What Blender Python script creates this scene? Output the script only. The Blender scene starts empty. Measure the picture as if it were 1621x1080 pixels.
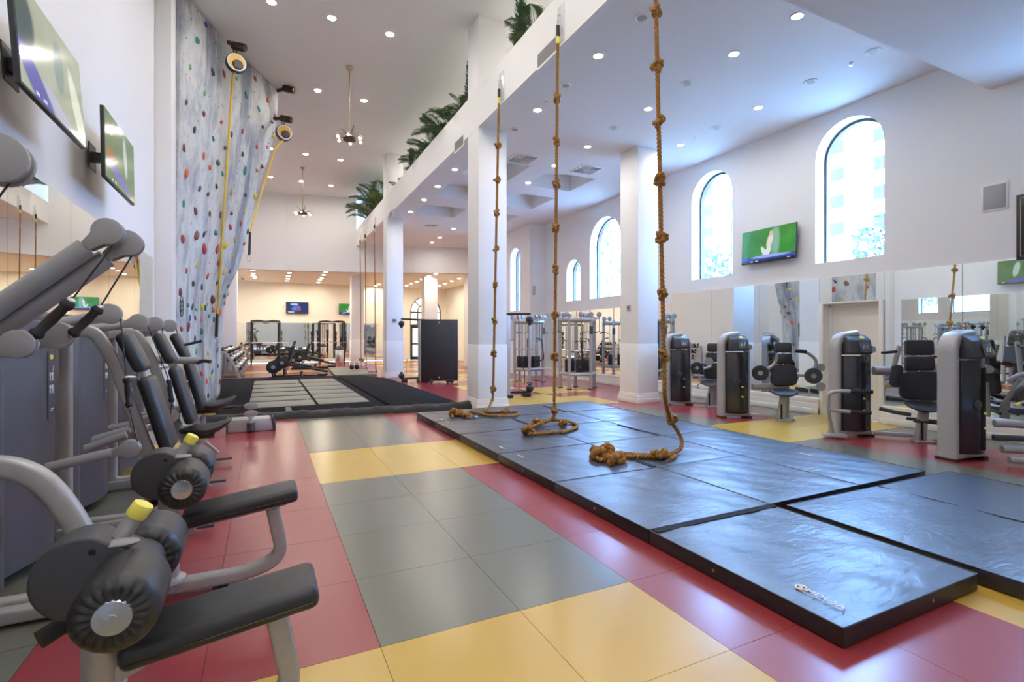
import bpy, bmesh, math, random
from mathutils import Vector, Matrix, Quaternion
from mathutils.bvhtree import BVHTree

# ------------------------------------------------------------------ camera, sky, exposure
SC = bpy.context.scene
COL = SC.collection
random.seed(7)
PI = math.pi
F_PX, CX, HOR, CAM_H = 805.0, 810.5, 532.0, 1.5
YAW = math.atan2(390.5, F_PX)
SA, CA = math.sin(YAW), math.cos(YAW)
cam_d = bpy.data.cameras.new('camera')
cam = bpy.data.objects.new('camera', cam_d)
COL.objects.link(cam)
cam.location = (0, 0, CAM_H)
cam.rotation_euler = (PI / 2, 0, -YAW)
cam_d.sensor_width = 36
cam_d.lens = 36 * F_PX / 1621
cam_d.shift_y = -(540 - HOR) / 1621
cam_d.clip_start = 0.05
cam_d.clip_end = 300
SC.camera = cam

world = bpy.data.worlds.new('sky')
SC.world = world
world.use_nodes = True
bg = world.node_tree.nodes['Background']
bg.inputs[0].default_value = (0.25, 0.50, 1.0, 1)
bg.inputs[1].default_value = 46.0
DOWNLIGHT = 360.0          # radiance of the recessed lamps

SC.view_settings.view_transform = 'Standard'
SC.view_settings.look = 'None'
SC.view_settings.gamma = 1
SC.view_settings.use_curve_mapping = False
SC.view_settings.exposure = 0.38
SC.cycles.max_bounces = 12
SC.cycles.diffuse_bounces = 7
SC.cycles.glossy_bounces = 7
SC.cycles.sample_clamp_indirect = 6
SC.cycles.blur_glossy = 1.0


def ray(px, py):
    r = (px - CX) / F_PX
    return Vector((SA + r * CA, CA - r * SA, (HOR - py) / F_PX))


def atz(px, py, z):
    d = ray(px, py)
    return Vector((0, 0, CAM_H)) + d * ((z - CAM_H) / d.z)


def atx(px, py, x):
    d = ray(px, py)
    return Vector((0, 0, CAM_H)) + d * (x / d.x)


def aty(px, py, y):
    d = ray(px, py)
    return Vector((0, 0, CAM_H)) + d * (y / d.y)


# ------------------------------------------------------------------ materials
MATS = {}


def mat(name, col=(0.8, 0.8, 0.8), rough=0.5, metal=0.0, spec=0.5, emit=None, estr=0.0, coat=0.0,
        noise=0.0, nscale=8.0, bump=0.0, bscale=60.0, nstretch=(1, 1, 1), trans=0.0):
    if name in MATS:
        return MATS[name]
    m = bpy.data.materials.new(name)
    m.use_nodes = True
    nt = m.node_tree
    b = nt.nodes['Principled BSDF']
    b.inputs['Base Color'].default_value = (*col, 1)
    b.inputs['Roughness'].default_value = rough
    b.inputs['Metallic'].default_value = metal
    b.inputs['Specular IOR Level'].default_value = spec
    b.inputs['Coat Weight'].default_value = coat
    b.inputs['Coat Roughness'].default_value = 0.15
    b.inputs['Transmission Weight'].default_value = trans
    if emit:
        b.inputs['Emission Color'].default_value = (*emit, 1)
        b.inputs['Emission Strength'].default_value = estr
    tc = nt.nodes.new('ShaderNodeTexCoord')
    mp = nt.nodes.new('ShaderNodeMapping')
    mp.inputs['Scale'].default_value = nstretch
    nt.links.new(tc.outputs['Object'], mp.inputs[0])
    if noise > 0:
        n = nt.nodes.new('ShaderNodeTexNoise')
        n.inputs['Scale'].default_value = nscale
        n.inputs['Detail'].default_value = 6
        nt.links.new(mp.outputs[0], n.inputs['Vector'])
        r = nt.nodes.new('ShaderNodeMapRange')
        r.inputs['From Min'].default_value = 0.3
        r.inputs['From Max'].default_value = 0.7
        r.inputs['To Min'].default_value = 1 - noise
        r.inputs['To Max'].default_value = 1 + noise
        nt.links.new(n.outputs[0], r.inputs[0])
        mx = nt.nodes.new('ShaderNodeVectorMath')
        mx.operation = 'SCALE'
        mx.inputs[0].default_value = col
        nt.links.new(r.outputs[0], mx.inputs['Scale'])
        nt.links.new(mx.outputs[0], b.inputs['Base Color'])
    if bump > 0:
        n2 = nt.nodes.new('ShaderNodeTexNoise')
        n2.inputs['Scale'].default_value = bscale
        n2.inputs['Detail'].default_value = 4
        nt.links.new(mp.outputs[0], n2.inputs['Vector'])
        bp = nt.nodes.new('ShaderNodeBump')
        bp.inputs['Strength'].default_value = bump
        bp.inputs['Distance'].default_value = 0.01
        nt.links.new(n2.outputs[0], bp.inputs['Height'])
        nt.links.new(bp.outputs[0], b.inputs['Normal'])
    MATS[name] = m
    return m


def nodes_of(m):
    return m.node_tree, m.node_tree.nodes['Principled BSDF']


WHITE = mat('white_paint', (0.86, 0.86, 0.86), 0.55, bump=0.03, bscale=200)
CEILW = mat('ceiling_paint', (0.83, 0.825, 0.82), 0.7)
CREAM = mat('cream_paint', (0.85, 0.82, 0.72), 0.6)
TRIM = mat('trim_gloss', (0.84, 0.82, 0.77), 0.35)
SILVER = mat('silver_paint', (0.41, 0.405, 0.405), 0.38, 0.25, noise=0.04, nscale=30)
SILVER2 = mat('dull_silver_plastic', (0.31, 0.31, 0.32), 0.45, 0.05)
CHROME = mat('chrome', (0.85, 0.85, 0.85), 0.12, 1.0)
STEEL = mat('brushed_steel', (0.7, 0.7, 0.7), 0.25, 1.0)
SHROUD = mat('shroud_plastic', (0.092, 0.080, 0.082), 0.5, noise=0.1, nscale=3, bump=0.04, bscale=300)
SMOKE = mat('smoked_shroud', (0.025, 0.026, 0.03), 0.18, spec=0.6)
BLACK = mat('black_plastic', (0.015, 0.015, 0.017), 0.4)
BLACKM = mat('black_painted_steel', (0.02, 0.021, 0.023), 0.35, 0.2)
LEATHER = mat('black_leather', (0.022, 0.023, 0.026), 0.42, bump=0.12, bscale=220)
GRIP = mat('black_rubber_grip', (0.018, 0.018, 0.018), 0.6)
DRUM = mat('charcoal_plastic', (0.05, 0.05, 0.056), 0.5, bump=0.03, bscale=250)
YELLOW = mat('yellow_plastic', (0.85, 0.74, 0.12), 0.4)
GOLD = mat('warm_brass', (0.45, 0.33, 0.2), 0.3, 0.9)
BRONZE = mat('dark_bronze', (0.05, 0.032, 0.022), 0.4, 0.4)
MIRROR = mat('mirror_glass', (0.86, 0.90, 0.87), 0.01, 1.0)
GLASS_EDGE = mat('mirror_edge', (0.25, 0.35, 0.32), 0.2)
VOID = mat('dark_gap', (0.006, 0.006, 0.007), 0.8)
ROPE = mat('manila_rope', (0.29, 0.13, 0.022), 0.85, noise=0.2, nscale=40, bump=0.5, bscale=150)
ROPEF = mat('pale_manila_rope', (0.32, 0.16, 0.045), 0.85, noise=0.2, nscale=40)
YROPE = mat('yellow_webbing', (0.80, 0.50, 0.05), 0.6)
PAPERW = mat('white_print', (0.85, 0.85, 0.85), 0.5)
VENTG = mat('vent_grey', (0.38, 0.38, 0.38), 0.5)
RUBBERB = mat('black_rubber', (0.012, 0.012, 0.013), 0.55)
LAMP_ON = mat('lamp_diffuser', (1, 1, 1), 0.5, emit=(1.0, 0.93, 0.84), estr=DOWNLIGHT)
LAMP_WARM = mat('warm_lamp_diffuser', (1, 1, 1), 0.5, emit=(1.0, 0.90, 0.74), estr=DOWNLIGHT * .75)
BULB = mat('bulb_glow', (1, 1, 1), 0.5, emit=(1.0, 0.72, 0.42), estr=14)


# ------------------------------------------------------------------ geometry helper
def frames(pts, up=None):
    n = len(pts)
    T = []
    for i in range(n):
        a = pts[max(0, i - 1)]
        b = pts[min(n - 1, i + 1)]
        t = (b - a)
        T.append(t.normalized() if t.length > 1e-9 else Vector((0, 0, 1)))
    ref = Vector(up) if up else (Vector((0, 0, 1)) if abs(T[0].z) < 0.9 else Vector((1, 0, 0)))
    N = (ref - T[0] * ref.dot(T[0])).normalized()
    out = []
    for i in range(n):
        if i:
            q = T[i - 1].rotation_difference(T[i])
            N = q @ N
            N = (N - T[i] * N.dot(T[i])).normalized()
        out.append((T[i], N, T[i].cross(N)))
    return out


def fillet(pts, r, n=6):
    pts = [Vector(p) for p in pts]
    out = [pts[0]]
    for i in range(1, len(pts) - 1):
        p, a, b = pts[i], pts[i - 1], pts[i + 1]
        da, db = (a - p), (b - p)
        k = min(r, da.length * 0.49, db.length * 0.49)
        A = p + da.normalized() * k
        B_ = p + db.normalized() * k
        for j in range(n + 1):
            t = j / n
            out.append(A * (1 - t) ** 2 + p * 2 * t * (1 - t) + B_ * t * t)
    out.append(pts[-1])
    return out


class G:
    def __init__(self):
        self.bm = bmesh.new()

    def face(self, pts):
        try:
            return self.bm.faces.new([self.bm.verts.new(p) for p in pts])
        except ValueError:
            return None

    def box(self, c, s, rot=None):
        M = Matrix.Translation(Vector(c))
        if rot is not None:
            M = M @ (rot if isinstance(rot, Matrix) else Matrix.Rotation(rot, 4, 'Z'))
        M = M @ Matrix.Diagonal((*s, 1))
        bmesh.ops.create_cube(self.bm, size=1, matrix=M)
        return self

    def b2(self, x0, x1, y0, y1, z0, z1):
        return self.box(((x0 + x1) / 2, (y0 + y1) / 2, (z0 + z1) / 2), (x1 - x0, y1 - y0, z1 - z0))

    def tube(self, pts, r, n=10, prof=None, up=None, cap=True, twist=0.0, rs=None, closed=False):
        pts = [Vector(p) for p in pts]
        fr = frames(pts, up)
        if prof is None:
            prof = [(math.cos(2 * PI * i / n), math.sin(2 * PI * i / n)) for i in range(n)]
            prof = [(a * r, b * r) for a, b in prof]
        rings = []
        L = 0
        for i, p in enumerate(pts):
            if i:
                L += (p - pts[i - 1]).length
            T, N, B_ = fr[i]
            k = rs[i] if rs else 1.0
            a = twist * L
            ca, sa = math.cos(a), math.sin(a)
            rings.append([self.bm.verts.new(p + N * ((u * ca - v * sa) * k) + B_ * ((u * sa + v * ca) * k)) for u, v in prof])
        m = len(prof)
        for i in range(len(rings) - 1):
            for j in range(m):
                k = (j + 1) % m
                self.bm.faces.new((rings[i][j], rings[i][k], rings[i + 1][k], rings[i + 1][j]))
        if cap:
            self.bm.faces.new(list(reversed(rings[0])))
            self.bm.faces.new(rings[-1])
        return self

    def cyl(self, p0, p1, r, r1=None, n=16):
        p0, p1 = Vector(p0), Vector(p1)
        return self.tube([p0, p1], r, n, rs=[1, (r1 / r) if r1 is not None else 1])

    def lathe(self, prof, n=24, M=None):
        M = M or Matrix()
        rings = []
        for r, z in prof:
            rings.append([self.bm.verts.new(M @ Vector((max(r, 1e-4) * math.cos(2 * PI * i / n), max(r, 1e-4) * math.sin(2 * PI * i / n), z))) for i in range(n)])
        for i in range(len(rings) - 1):
            for j in range(n):
                k = (j + 1) % n
                self.bm.faces.new((rings[i][j], rings[i][k], rings[i + 1][k], rings[i + 1][j]))
        self.bm.faces.new(list(reversed(rings[0])))
        self.bm.faces.new(rings[-1])
        return self

    def ell(self, c, r, u=16, v=10, M=None):
        MM = Matrix.Translation(Vector(c)) @ (M or Matrix()) @ Matrix.Diagonal((*r, 1))
        bmesh.ops.create_uvsphere(self.bm, u_segments=u, v_segments=v, radius=1, matrix=MM)
        return self

    def prism(self, poly, h0, h1, M=None):
        """2D polygon (ccw) in local xy extruded along local z"""
        M = M or Matrix()
        a = [self.bm.verts.new(M @ Vector((x, y, h0))) for x, y in poly]
        b = [self.bm.verts.new(M @ Vector((x, y, h1))) for x, y in poly]
        n = len(poly)
        self.bm.faces.new(list(reversed(a)))
        self.bm.faces.new(b)
        for i in range(n):
            j = (i + 1) % n
            self.bm.faces.new((a[i], a[j], b[j], b[i]))
        return self

    def o(self, name, material, parent=None, bevel=0.0, seg=2, smooth=35, loc=None, rot=None):
        bm = self.bm
        bmesh.ops.recalc_face_normals(bm, faces=bm.faces)
        if bevel > 0:
            ed = [e for e in bm.edges if len(e.link_faces) == 2 and e.calc_face_angle(0) > 0.5]
            bmesh.ops.bevel(bm, geom=ed, offset=bevel, segments=seg, profile=0.5, affect='EDGES', clamp_overlap=True)
        me = bpy.data.meshes.new(name)
        bm.to_mesh(me)
        bm.free()
        if smooth:
            me.polygons.foreach_set('use_smooth', [True] * len(me.polygons))
            me.set_sharp_from_angle(angle=math.radians(smooth))
        mats = material if isinstance(material, (list, tuple)) else [material]
        for m in mats:
            me.materials.append(m)
        ob = bpy.data.objects.new(name, me)
        COL.objects.link(ob)
        if parent:
            ob.parent = parent
        if loc is not None:
            ob.location = loc
        if rot is not None:
            ob.rotation_euler = rot
        return ob


XZ = Matrix(((1, 0, 0, 0), (0, 0, -1, 0), (0, 1, 0, 0), (0, 0, 0, 1)))    # local (x,y)->(X,Z), extrude along -Y
YZ = Matrix(((0, 0, 1, 0), (1, 0, 0, 0), (0, 1, 0, 0), (0, 0, 0, 1)))     # local (x,y)->(Y,Z), extrude along +X


def rrect(w, h, r, n=4):
    out = []
    for cx, cy, a0 in ((w / 2 - r, h / 2 - r, 0), (-w / 2 + r, h / 2 - r, PI / 2), (-w / 2 + r, -h / 2 + r, PI), (w / 2 - r, -h / 2 + r, 1.5 * PI)):
        for i in range(n + 1):
            a = a0 + PI / 2 * i / n
            out.append((cx + r * math.cos(a), cy + r * math.sin(a)))
    return out


def tag(o, label=None, cat=None, group=None, kind=None):
    if label:
        o['label'] = label
    if cat:
        o['category'] = cat
    if group:
        o['group'] = group
    if kind:
        o['kind'] = kind
    return o


def thing(name, label, cat, loc=(0, 0, 0), rz=0, group=None):
    o = bpy.data.objects.new(name, None)
    COL.objects.link(o)
    o.location = loc
    o.rotation_euler = (0, 0, rz)
    o.empty_display_size = 0.1
    return tag(o, label, cat, group)


def struct(o):
    o['kind'] = 'structure'
    return o


def dup(root, loc=None, rz=None, label=None, group=None):
    r = root.copy()
    COL.objects.link(r)
    if loc is not None:
        r.location = loc
    if rz is not None:
        r.rotation_euler = (0, 0, rz)
    if label:
        r['label'] = label
    if group:
        r['group'] = group

    def rec(src, dst):
        for ch in [c for c in src.children]:
            c = ch.copy()
            COL.objects.link(c)
            c.parent = dst
            rec(ch, c)
    rec(root, r)
    return r


def text_mesh(s, size, depth=0.002, spacing=1.0):
    cu = bpy.data.curves.new('lettering', 'FONT')
    cu.body = s
    cu.size = size
    cu.extrude = depth
    cu.space_character = spacing
    cu.align_x = 'LEFT'
    cu.resolution_u = 3
    ob = bpy.data.objects.new('tmp', cu)
    COL.objects.link(ob)
    dg = bpy.context.evaluated_depsgraph_get()
    me = bpy.data.meshes.new_from_object(ob.evaluated_get(dg))
    bpy.data.objects.remove(ob)
    return me


# ------------------------------------------------------------------ main dimensions
XL, XR, XF = -1.75, 9.60, 3.87          # left wall, right wall, balcony front
ZL, ZH, ZS, ZB = 5.73, 8.0, 4.5, 5.12   # low ceiling, high ceiling, far soffit, near bulkhead
ZT = 6.52                                # top of balcony front
YB, YE = -5.0, 31.4                      # wall behind the camera, far wall
YBULK = 3.66
from mathutils.geometry import tessellate_polygon


def slab(name, outer, holes, f, w0, w1, material, parent=None):
    """flat wall or ceiling with holes; f(u,v,w) -> world"""
    g = G()
    bm = g.bm
    loops = [[Vector((u, v, 0)) for u, v in outer]] + [[Vector((u, v, 0)) for u, v in h] for h in holes]
    flat = [p for l in loops for p in l]
    tris = tessellate_polygon(loops)
    for w in (w0, w1):
        vs = [bm.verts.new(f(p.x, p.y, w)) for p in flat]
        for t in tris:
            try:
                bm.faces.new([vs[i] for i in t])
            except ValueError:
                pass
        if w == w0:
            va = vs
    k = 0
    for l in loops:
        n = len(l)
        for i in range(n):
            j = (i + 1) % n
            bm.faces.new((va[k + i], va[k + j], vs[k + j], vs[k + i]))
        k += n
    return g.o(name, material, parent, smooth=0)


def rect(a, b, c, d):
    return [(a, c), (b, c), (b, d), (a, d)]


def arch(u0, u1, v0, v1, n=12, rise=None):
    r = (u1 - u0) / 2
    rise = rise or r
    c = (u0 + u1) / 2
    out = [(u0, v0), (u1, v0)]
    for i in range(n + 1):
        a = PI * i / n
        out.append((c + r * math.cos(a), v1 - rise + rise * math.sin(a)))
    return out


fx = lambda u, v, w: Vector((w, u, v))      # wall along Y
fy = lambda u, v, w: Vector((u, w, v))      # wall along X
fz = lambda u, v, w: Vector((u, v, w))      # ceiling

# ---- floor: a slab with rubber tiles on it
floor = struct(G().b2(XL, 10.6, YB, YE, -0.12, -0.012).o('floor', mat('tile_joint', (0.10, 0.085, 0.07), 0.7), smooth=0))


def tile_mat(name, col, k):
    m = mat(name, col, 0.25, spec=0.75)
    return m


T_RED = tile_mat('red_rubber_tile', (0.27, 0.033, 0.036), 0.35)
T_YEL = tile_mat('yellow_rubber_tile', (0.53, 0.325, 0.05), 0.25)
T_GRY = tile_mat('grey_rubber_tile', (0.150, 0.150, 0.118), 0.30)
TX0, TY0, TS = 0.5, 2.48 - 0.75 * 4, 0.75


def tile_colour(x, y):
    if y > 10.5:
        if x > 3.5:
            i, j = int((x + 1) // 1.5), int((y - 9.98) // 1.5)
            return ('R', 'G', 'Y', 'Y', 'R', 'G')[(i * 2 + j * 3 + (j % 2)) % 6]
        if y < 18:
            return 'G'
        return ('R', 'R', 'R', 'Y')[int((y - 18) // 1.5) % 4]
    if x < -1:
        return 'Y' if 6.2 < y < 8.5 else 'G'
    if 7.25 < x:
        if 5.1 < y < 6.5:
            return 'Y'
        return 'R' if x < 8.75 else 'G'
    if x > 5.0:
        if 5.1 < y < 6.5:
            return 'Y'
        if y > 9.2:
            return 'Y'
        if y > 6.6 and x > 6.5 and y > 8.4:
            return 'R'
        return 'G'
    if x > 3.5:
        if y < 2.48:
            return 'Y'
        return 'Y' if y > 9.2 else 'G'
    if y < 2.48:
        return 'R' if x > 2 else ('Y' if y > 0.98 else 'G')
    if x < 0.5:
        return 'Y' if y > 9.98 else 'R'
    if 5.48 < y < 6.98:
        return 'Y'
    if y > 9.98:
        return 'Y'
    if x > 2:
        return 'R'
    return 'G'


tmesh = {}
for k, m in (('R', T_RED), ('Y', T_YEL), ('G', T_GRY)):
    g = G()
    s = TS / 2 - 0.0013
    g.b2(-s, s, -s, s, -0.012, 0)
    o = g.o('tile', m, smooth=0, bevel=0.0)
    tmesh[k] = o.data
    bpy.data.objects.remove(o)
cells = []
for i in range(-3, 14):
    for j in range(0, 43):
        x, y = TX0 + TS * (i + .5), TY0 + TS * (j + .5)
        if x > 10.2 or y > YE - .3:
            continue
        dep = x * SA + y * CA
        vis = dep > 1.2 and abs((x * CA - y * SA) / dep) < 1.15 and not (2.9 < x < 5.9 and 1.6 < y < 8.8)
        cells.append((0 if vis else 1, dep, x, y))
cells.sort()
gs = G()
for n, (v, dep, x, y) in enumerate(cells):
    c = tile_colour(x, y)
    if n < 290:
        o = bpy.data.objects.new('tile', tmesh[c])
        COL.objects.link(o)
        o.parent = floor
        o.location = (x, y, 0)
    else:
        nf = len(gs.bm.faces)
        s = TS / 2 - 0.002
        gs.b2(x - s, x + s, y - s, y + s, -0.012, 0)
        gs.bm.faces.ensure_lookup_table()
        for f in gs.bm.faces[nf:]:
            f.material_index = 'RYG'.index(c)
tag(gs.o('tile_field', [T_RED, T_YEL, T_GRY], floor, smooth=0), kind='stuff')

# ---- right wall with arched windows and a door
W1 = (atx(1400, 400, XR).y, atx(1291, 400, XR).y)
W2 = (atx(1160, 400, XR).y, atx(1095, 400, XR).y)
W0 = (W1[0] - (W2[0] - W1[0]), W1[1] - (W2[1] - W1[1]))
WA = (atx(983, 400, XR).y, atx(934, 400, XR).y)
WB = (atx(919, 400, XR).y, atx(897, 400, XR).y)
ZSILL = 2.90
DOOR = (5.15, 6.13, 2.10)
wins = [(W0, ZSILL, 4.86), (W1, ZSILL, 5.50), (W2, ZSILL, 5.44), (WA, 2.72, 5.25), (WB, 2.72, 4.15)]
XJ, YJ = 8.95, 16.9
holes = [arch(w[0], w[1], z0, z1, 14) for w, z0, z1 in wins] + [rect(DOOR[0], DOOR[1], 0.001, DOOR[2])]
wall_right = struct(slab('wall_right', rect(YB, YJ, 0, ZH), holes, fx, XR, XR + 0.42, WHITE))
WC = (atx(823, 400, XJ).y, atx(808, 400, XJ).y)
wall_right2 = struct(slab('wall_right', rect(YJ, 24.0, 0, ZH), [arch(WC[0], WC[1], 2.5, 5.0, 12)], fx, XJ, XJ + 0.42, WHITE))
struct(G().b2(XJ + .42, XR + .42, YJ, YJ + .3, 0, ZH).o('wall_right', WHITE, smooth=0))
struct(G().b2(10.5, 10.7, 23.6, YE, 0, ZS).o('wall_right', CREAM, smooth=0))
struct(G().b2(XJ + .42, 10.6, 23.7, 24.0, 0, ZS).o('wall_right', CREAM, smooth=0))

GLASS = bpy.data.materials.new('window_glass')
GLASS.use_nodes = True
nt = GLASS.node_tree
nt.nodes.clear()
o_ = nt.nodes.new('ShaderNodeOutputMaterial')
mx = nt.nodes.new('ShaderNodeMixShader')
tr = nt.nodes.new('ShaderNodeBsdfTransparent')
gl = nt.nodes.new('ShaderNodeBsdfGlossy')
gl.inputs['Roughness'].default_value = 0.02
mx.inputs[0].default_value = 0.06
tr.inputs[0].default_value = (0.96, 0.98, 1, 1)
nt.links.new(tr.outputs[0], mx.inputs[1])
nt.links.new(gl.outputs[0], mx.inputs[2])
nt.links.new(mx.outputs[0], o_.inputs[0])


def window(n, w, z0, z1, x):
    root = thing('window_%d' % n, None, None, (x + 0.33, (w[0] + w[1]) / 2, z0))
    struct(root)
    r = (w[1] - w[0]) / 2
    h = z1 - z0
    p = [(-r, 0)] + [(-r * math.cos(PI * i / 16), h - r + r * math.sin(PI * i / 16)) for i in range(17)] + [(r, 0), (-r, 0)]
    G().tube([(0, a, b) for a, b in p], 0.03, prof=[(-.06, -.05), (.06, -.05), (.06, .05), (-.06, .05)], up=(1, 0, 0)).o('window_frame', BRONZE, root, smooth=30)
    poly = arch(-r, r, 0, h, 16)
    G().prism(poly, 0.0, 0.008, YZ).o('pane', GLASS, root, smooth=0)
    return root


for n, (w, z0, z1) in enumerate(wins):
    window(n + 1, w, z0, z1, XR)
window(6, WC, 2.5, 5.0, XJ)

# door in the right wall
d = struct(thing('door_1', None, None, (XR + 0.16, (DOOR[0] + DOOR[1]) / 2, 0)))
w2 = (DOOR[1] - DOOR[0]) / 2
DOORM = mat('cream_door', (0.80, 0.76, 0.68), 0.45)
G().b2(0, 0.05, -w2 + .05, w2 - .05, 0.01, DOOR[2] - .05).o('door_leaf', DOORM, d, bevel=.004)
fr = G()
fr.b2(-.02, .08, -w2, -w2 + .05, 0, DOOR[2])
fr.b2(-.02, .08, w2 - .05, w2, 0, DOOR[2])
fr.b2(-.02, .08, -w2, w2, DOOR[2] - .05, DOOR[2])
fr.o('door_frame', TRIM, d, bevel=.006)
hp = G().b2(-.015, 0, w2 - .17, w2 - .09, .93, 1.19).o('lock_plate', STEEL, d, bevel=.004)
G().tube(fillet([(-.01, w2 - .13, .99), (-.07, w2 - .13, .99), (-.07, w2 - .27, .985)], .02), .011, 8).o('door_handle', STEEL, hp)
G().b2(.051, .06, -w2, w2, 0, DOOR[2]).o('backing', DOORM, d, smooth=0)

# plinth and mirrors of the right wall
g = G()
for a, b in ((0.2, DOOR[0] - .06), (DOOR[1] + .06, YJ)):
    g.b2(XR - .11, XR, a, b, 0, .20)
    g.b2(XR - .09, XR, a, b, .20, .30)
    g.b2(XR - .13, XR, a, b, 0, .10)
struct(g.o('baseboard_right', TRIM, bevel=.012))
mr = thing('wall_mirror', 'long mirror band along the right wall, left of the door behind the exercise machines', 'mirror', (XR, 8, .3))
edges = [DOOR[1] + .08] + [DOOR[1] + .08 + 1.32 * k for k in range(1, 4)]
for a, b in zip(edges[:-1], edges[1:]):
    G().b2(-.02, -.002, a - 8 + .003, b - 8 - .003, 0, 2.60 - .3).o('mirror_panel', MIRROR, mr, smooth=0)
mr2 = thing('wall_mirror', 'right wall mirror band from the door to the right edge of the photo', 'mirror', (XR, 3, .3))
for a, b in ((DOOR[0] - 1.16, DOOR[0] - .08), (DOOR[0] - 2.26, DOOR[0] - 1.17), (DOOR[0] - 3.4, DOOR[0] - 2.27)):
    G().b2(-.02, -.002, a - 3, b - 3, 0, 2.30).o('mirror_panel', MIRROR, mr2, smooth=0)
G().b2(-.02, -.002, DOOR[0] - .077 - 3, DOOR[1] + .077 - 3, DOOR[2] + .03 - .3, 2.30).o('mirror_panel', MIRROR, mr2, smooth=0)
mr3 = thing('wall_mirror', 'mirror band behind the cable weight stations at the back of the right wall', 'mirror', (XR, 13, .3))
for k in range(5):
    a = 10.19 + 1.33 * k
    G().b2(-.02, -.002, a - 13, a + 1.325 - 13, 0, 2.05).o('mirror_panel', MIRROR, mr3, smooth=0)
# door surround
g = G()
g.b2(XR - .05, XR, DOOR[0] - .075, DOOR[0], 0, DOOR[2] + .03)
g.b2(XR - .05, XR, DOOR[1], DOOR[1] + .075, 0, DOOR[2] + .03)
g.b2(XR - .05, XR, DOOR[0], DOOR[1], DOOR[2], DOOR[2] + .03)
struct(g.o('trim_1', TRIM, bevel=.006))

# ---- left wall
struct(G().b2(XL - .2, XL, YB, YE, 0, ZH).o('wall_left', WHITE, smooth=0))
YP0, YP1, XP = 10.75, 11.25, -1.50
struct(G().b2(XL, XP, YP0, YP1, 0, ZH).o('trim_2', WHITE, bevel=.004))
struct(G().b2(XL, -1.12, 25.2, 26.0, 0, ZH).o('trim_3', WHITE, bevel=.004))
ml = thing('wall_mirror', 'tall mirror band on the left wall above the grey weight towers', 'mirror', (XL, 6, .3))
for k in range(7):
    b = 10.5 - k * 1.36
    G().b2(.002, .02, b - 1.355 - 6, b - 6, 0, 2.83 - .3).o('mirror_panel', MIRROR, ml, smooth=0)

# ---- far wall, with an arched doorway
DA = (8.15, 10.15, 4.0)
struct(slab('wall_far', rect(XL, 10.6, 0, ZS), [arch(DA[0], DA[1], 0.001, DA[2], 14)], fy, YE, YE + .25, CREAM))
mf = thing('wall_mirror', 'mirror band across the far cream wall beyond the black leg machines', 'mirror', (1.5, YE, .2))
for k in range(5):
    a = -1.45 + k * 1.25
    G().b2(a - 1.5, a + 1.245 - 1.5, -.02, -.002, 0, 2.05).o('mirror_panel', MIRROR, mf, smooth=0)
mf2 = thing('wall_mirror', 'mirror on the far wall seen between the far pillars', 'mirror', (6.4, YE, .2))
for k in range(2):
    a = 5.2 + k * 1.25
    G().b2(a - 6.4, a + 1.245 - 6.4, -.02, -.002, 0, 2.05).o('mirror_panel', MIRROR, mf2, smooth=0)
struct(G().b2(XL, DA[0], YE - .03, YE, 0, .18).o('baseboard_far', TRIM, bevel=.006))
d2 = struct(thing('door_2', None, None, ((DA[0] + DA[1]) / 2, YE + .08, 0)))
DW = mat('dark_wood_frame', (0.035, 0.024, 0.018), 0.4)
r = (DA[1] - DA[0]) / 2
hh = DA[2]
p = [(-r, 0)] + [(-r * math.cos(PI * i / 16), hh - r + r * math.sin(PI * i / 16)) for i in range(17)] + [(r, 0)]
G().tube([(a, 0, b) for a, b in p], .06, prof=[(-.06, -.05), (.06, -.05), (.06, .05), (-.06, .05)], up=(0, 1, 0)).o('door_frame', DW, d2)
g = G()
g.tube([(-r * .5 * math.cos(PI * i / 12), 0, hh - r + r * .5 * math.sin(PI * i / 12)) for i in range(13)], .035, 6)
for a in (.25, .5, .75):
    g.cyl((-r * .5 * math.cos(PI * a), 0, hh - r + r * .5 * math.sin(PI * a)), (-r * math.cos(PI * a), 0, hh - r + r * math.sin(PI * a)), .03, n=6)
g.b2(-r, r, -.04, .04, hh - r - .05, hh - r + .03)
g.b2(-r, r, -.04, .04, 2.1, 2.22)
for x in (-r * .5, r * .5):
    g.b2(x - .03, x + .03, -.03, .03, 2.2, hh - r)
g.o('fanlight_bars', DW, d2)
for x in (-r / 2, r / 2):
    lf = G()
    w = r / 2 - .06
    for a, b, c, e in ((x - w, x - w + .1, 0, 2.1), (x + w - .1, x + w, 0, 2.1), (x - w, x + w, 0, .2), (x - w, x + w, .95, 1.05), (x - w, x + w, 2.0, 2.1)):
        lf.b2(a, b, -.025, .025, c, e)
    lo = lf.o('door_leaf', DW, d2)
    G().b2(x - w + .1, x + w - .1, -.006, .006, .2, 2.0).o('pane', GLASS, lo, smooth=0)
struct(G().b2(DA[0] - 1.5, DA[1] + 1.5, YE + 2.4, YE + 2.5, 0, 4.4).o('wall_lobby', mat('tan_paint', (.62, .47, .28), .6), smooth=0))
for x in (DA[0] - 1.5, DA[1] + 1.4):
    struct(G().b2(x, x + .1, YE + .25, YE + 2.5, 0, 4.4).o('wall_lobby', CREAM, smooth=0))
struct(G().b2(DA[0] - 1.5, DA[1] + 1.5, YE + .2, YE + 2.5, 4.4, 4.5).o('ceiling_lobby', CREAM, smooth=0))
struct(G().b2(DA[0] - 1.5, DA[1] + 1.5, YE + .25, YE + 2.5, -.1, 0).o('floor_lobby', mat('lobby_floor', (.45, .28, .16), .4), smooth=0))

# ---- wall behind the camera
struct(G().b2(XL - .2, XR + .4, YB - .25, YB, 0, ZH).o('wall_back', WHITE, smooth=0))

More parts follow.
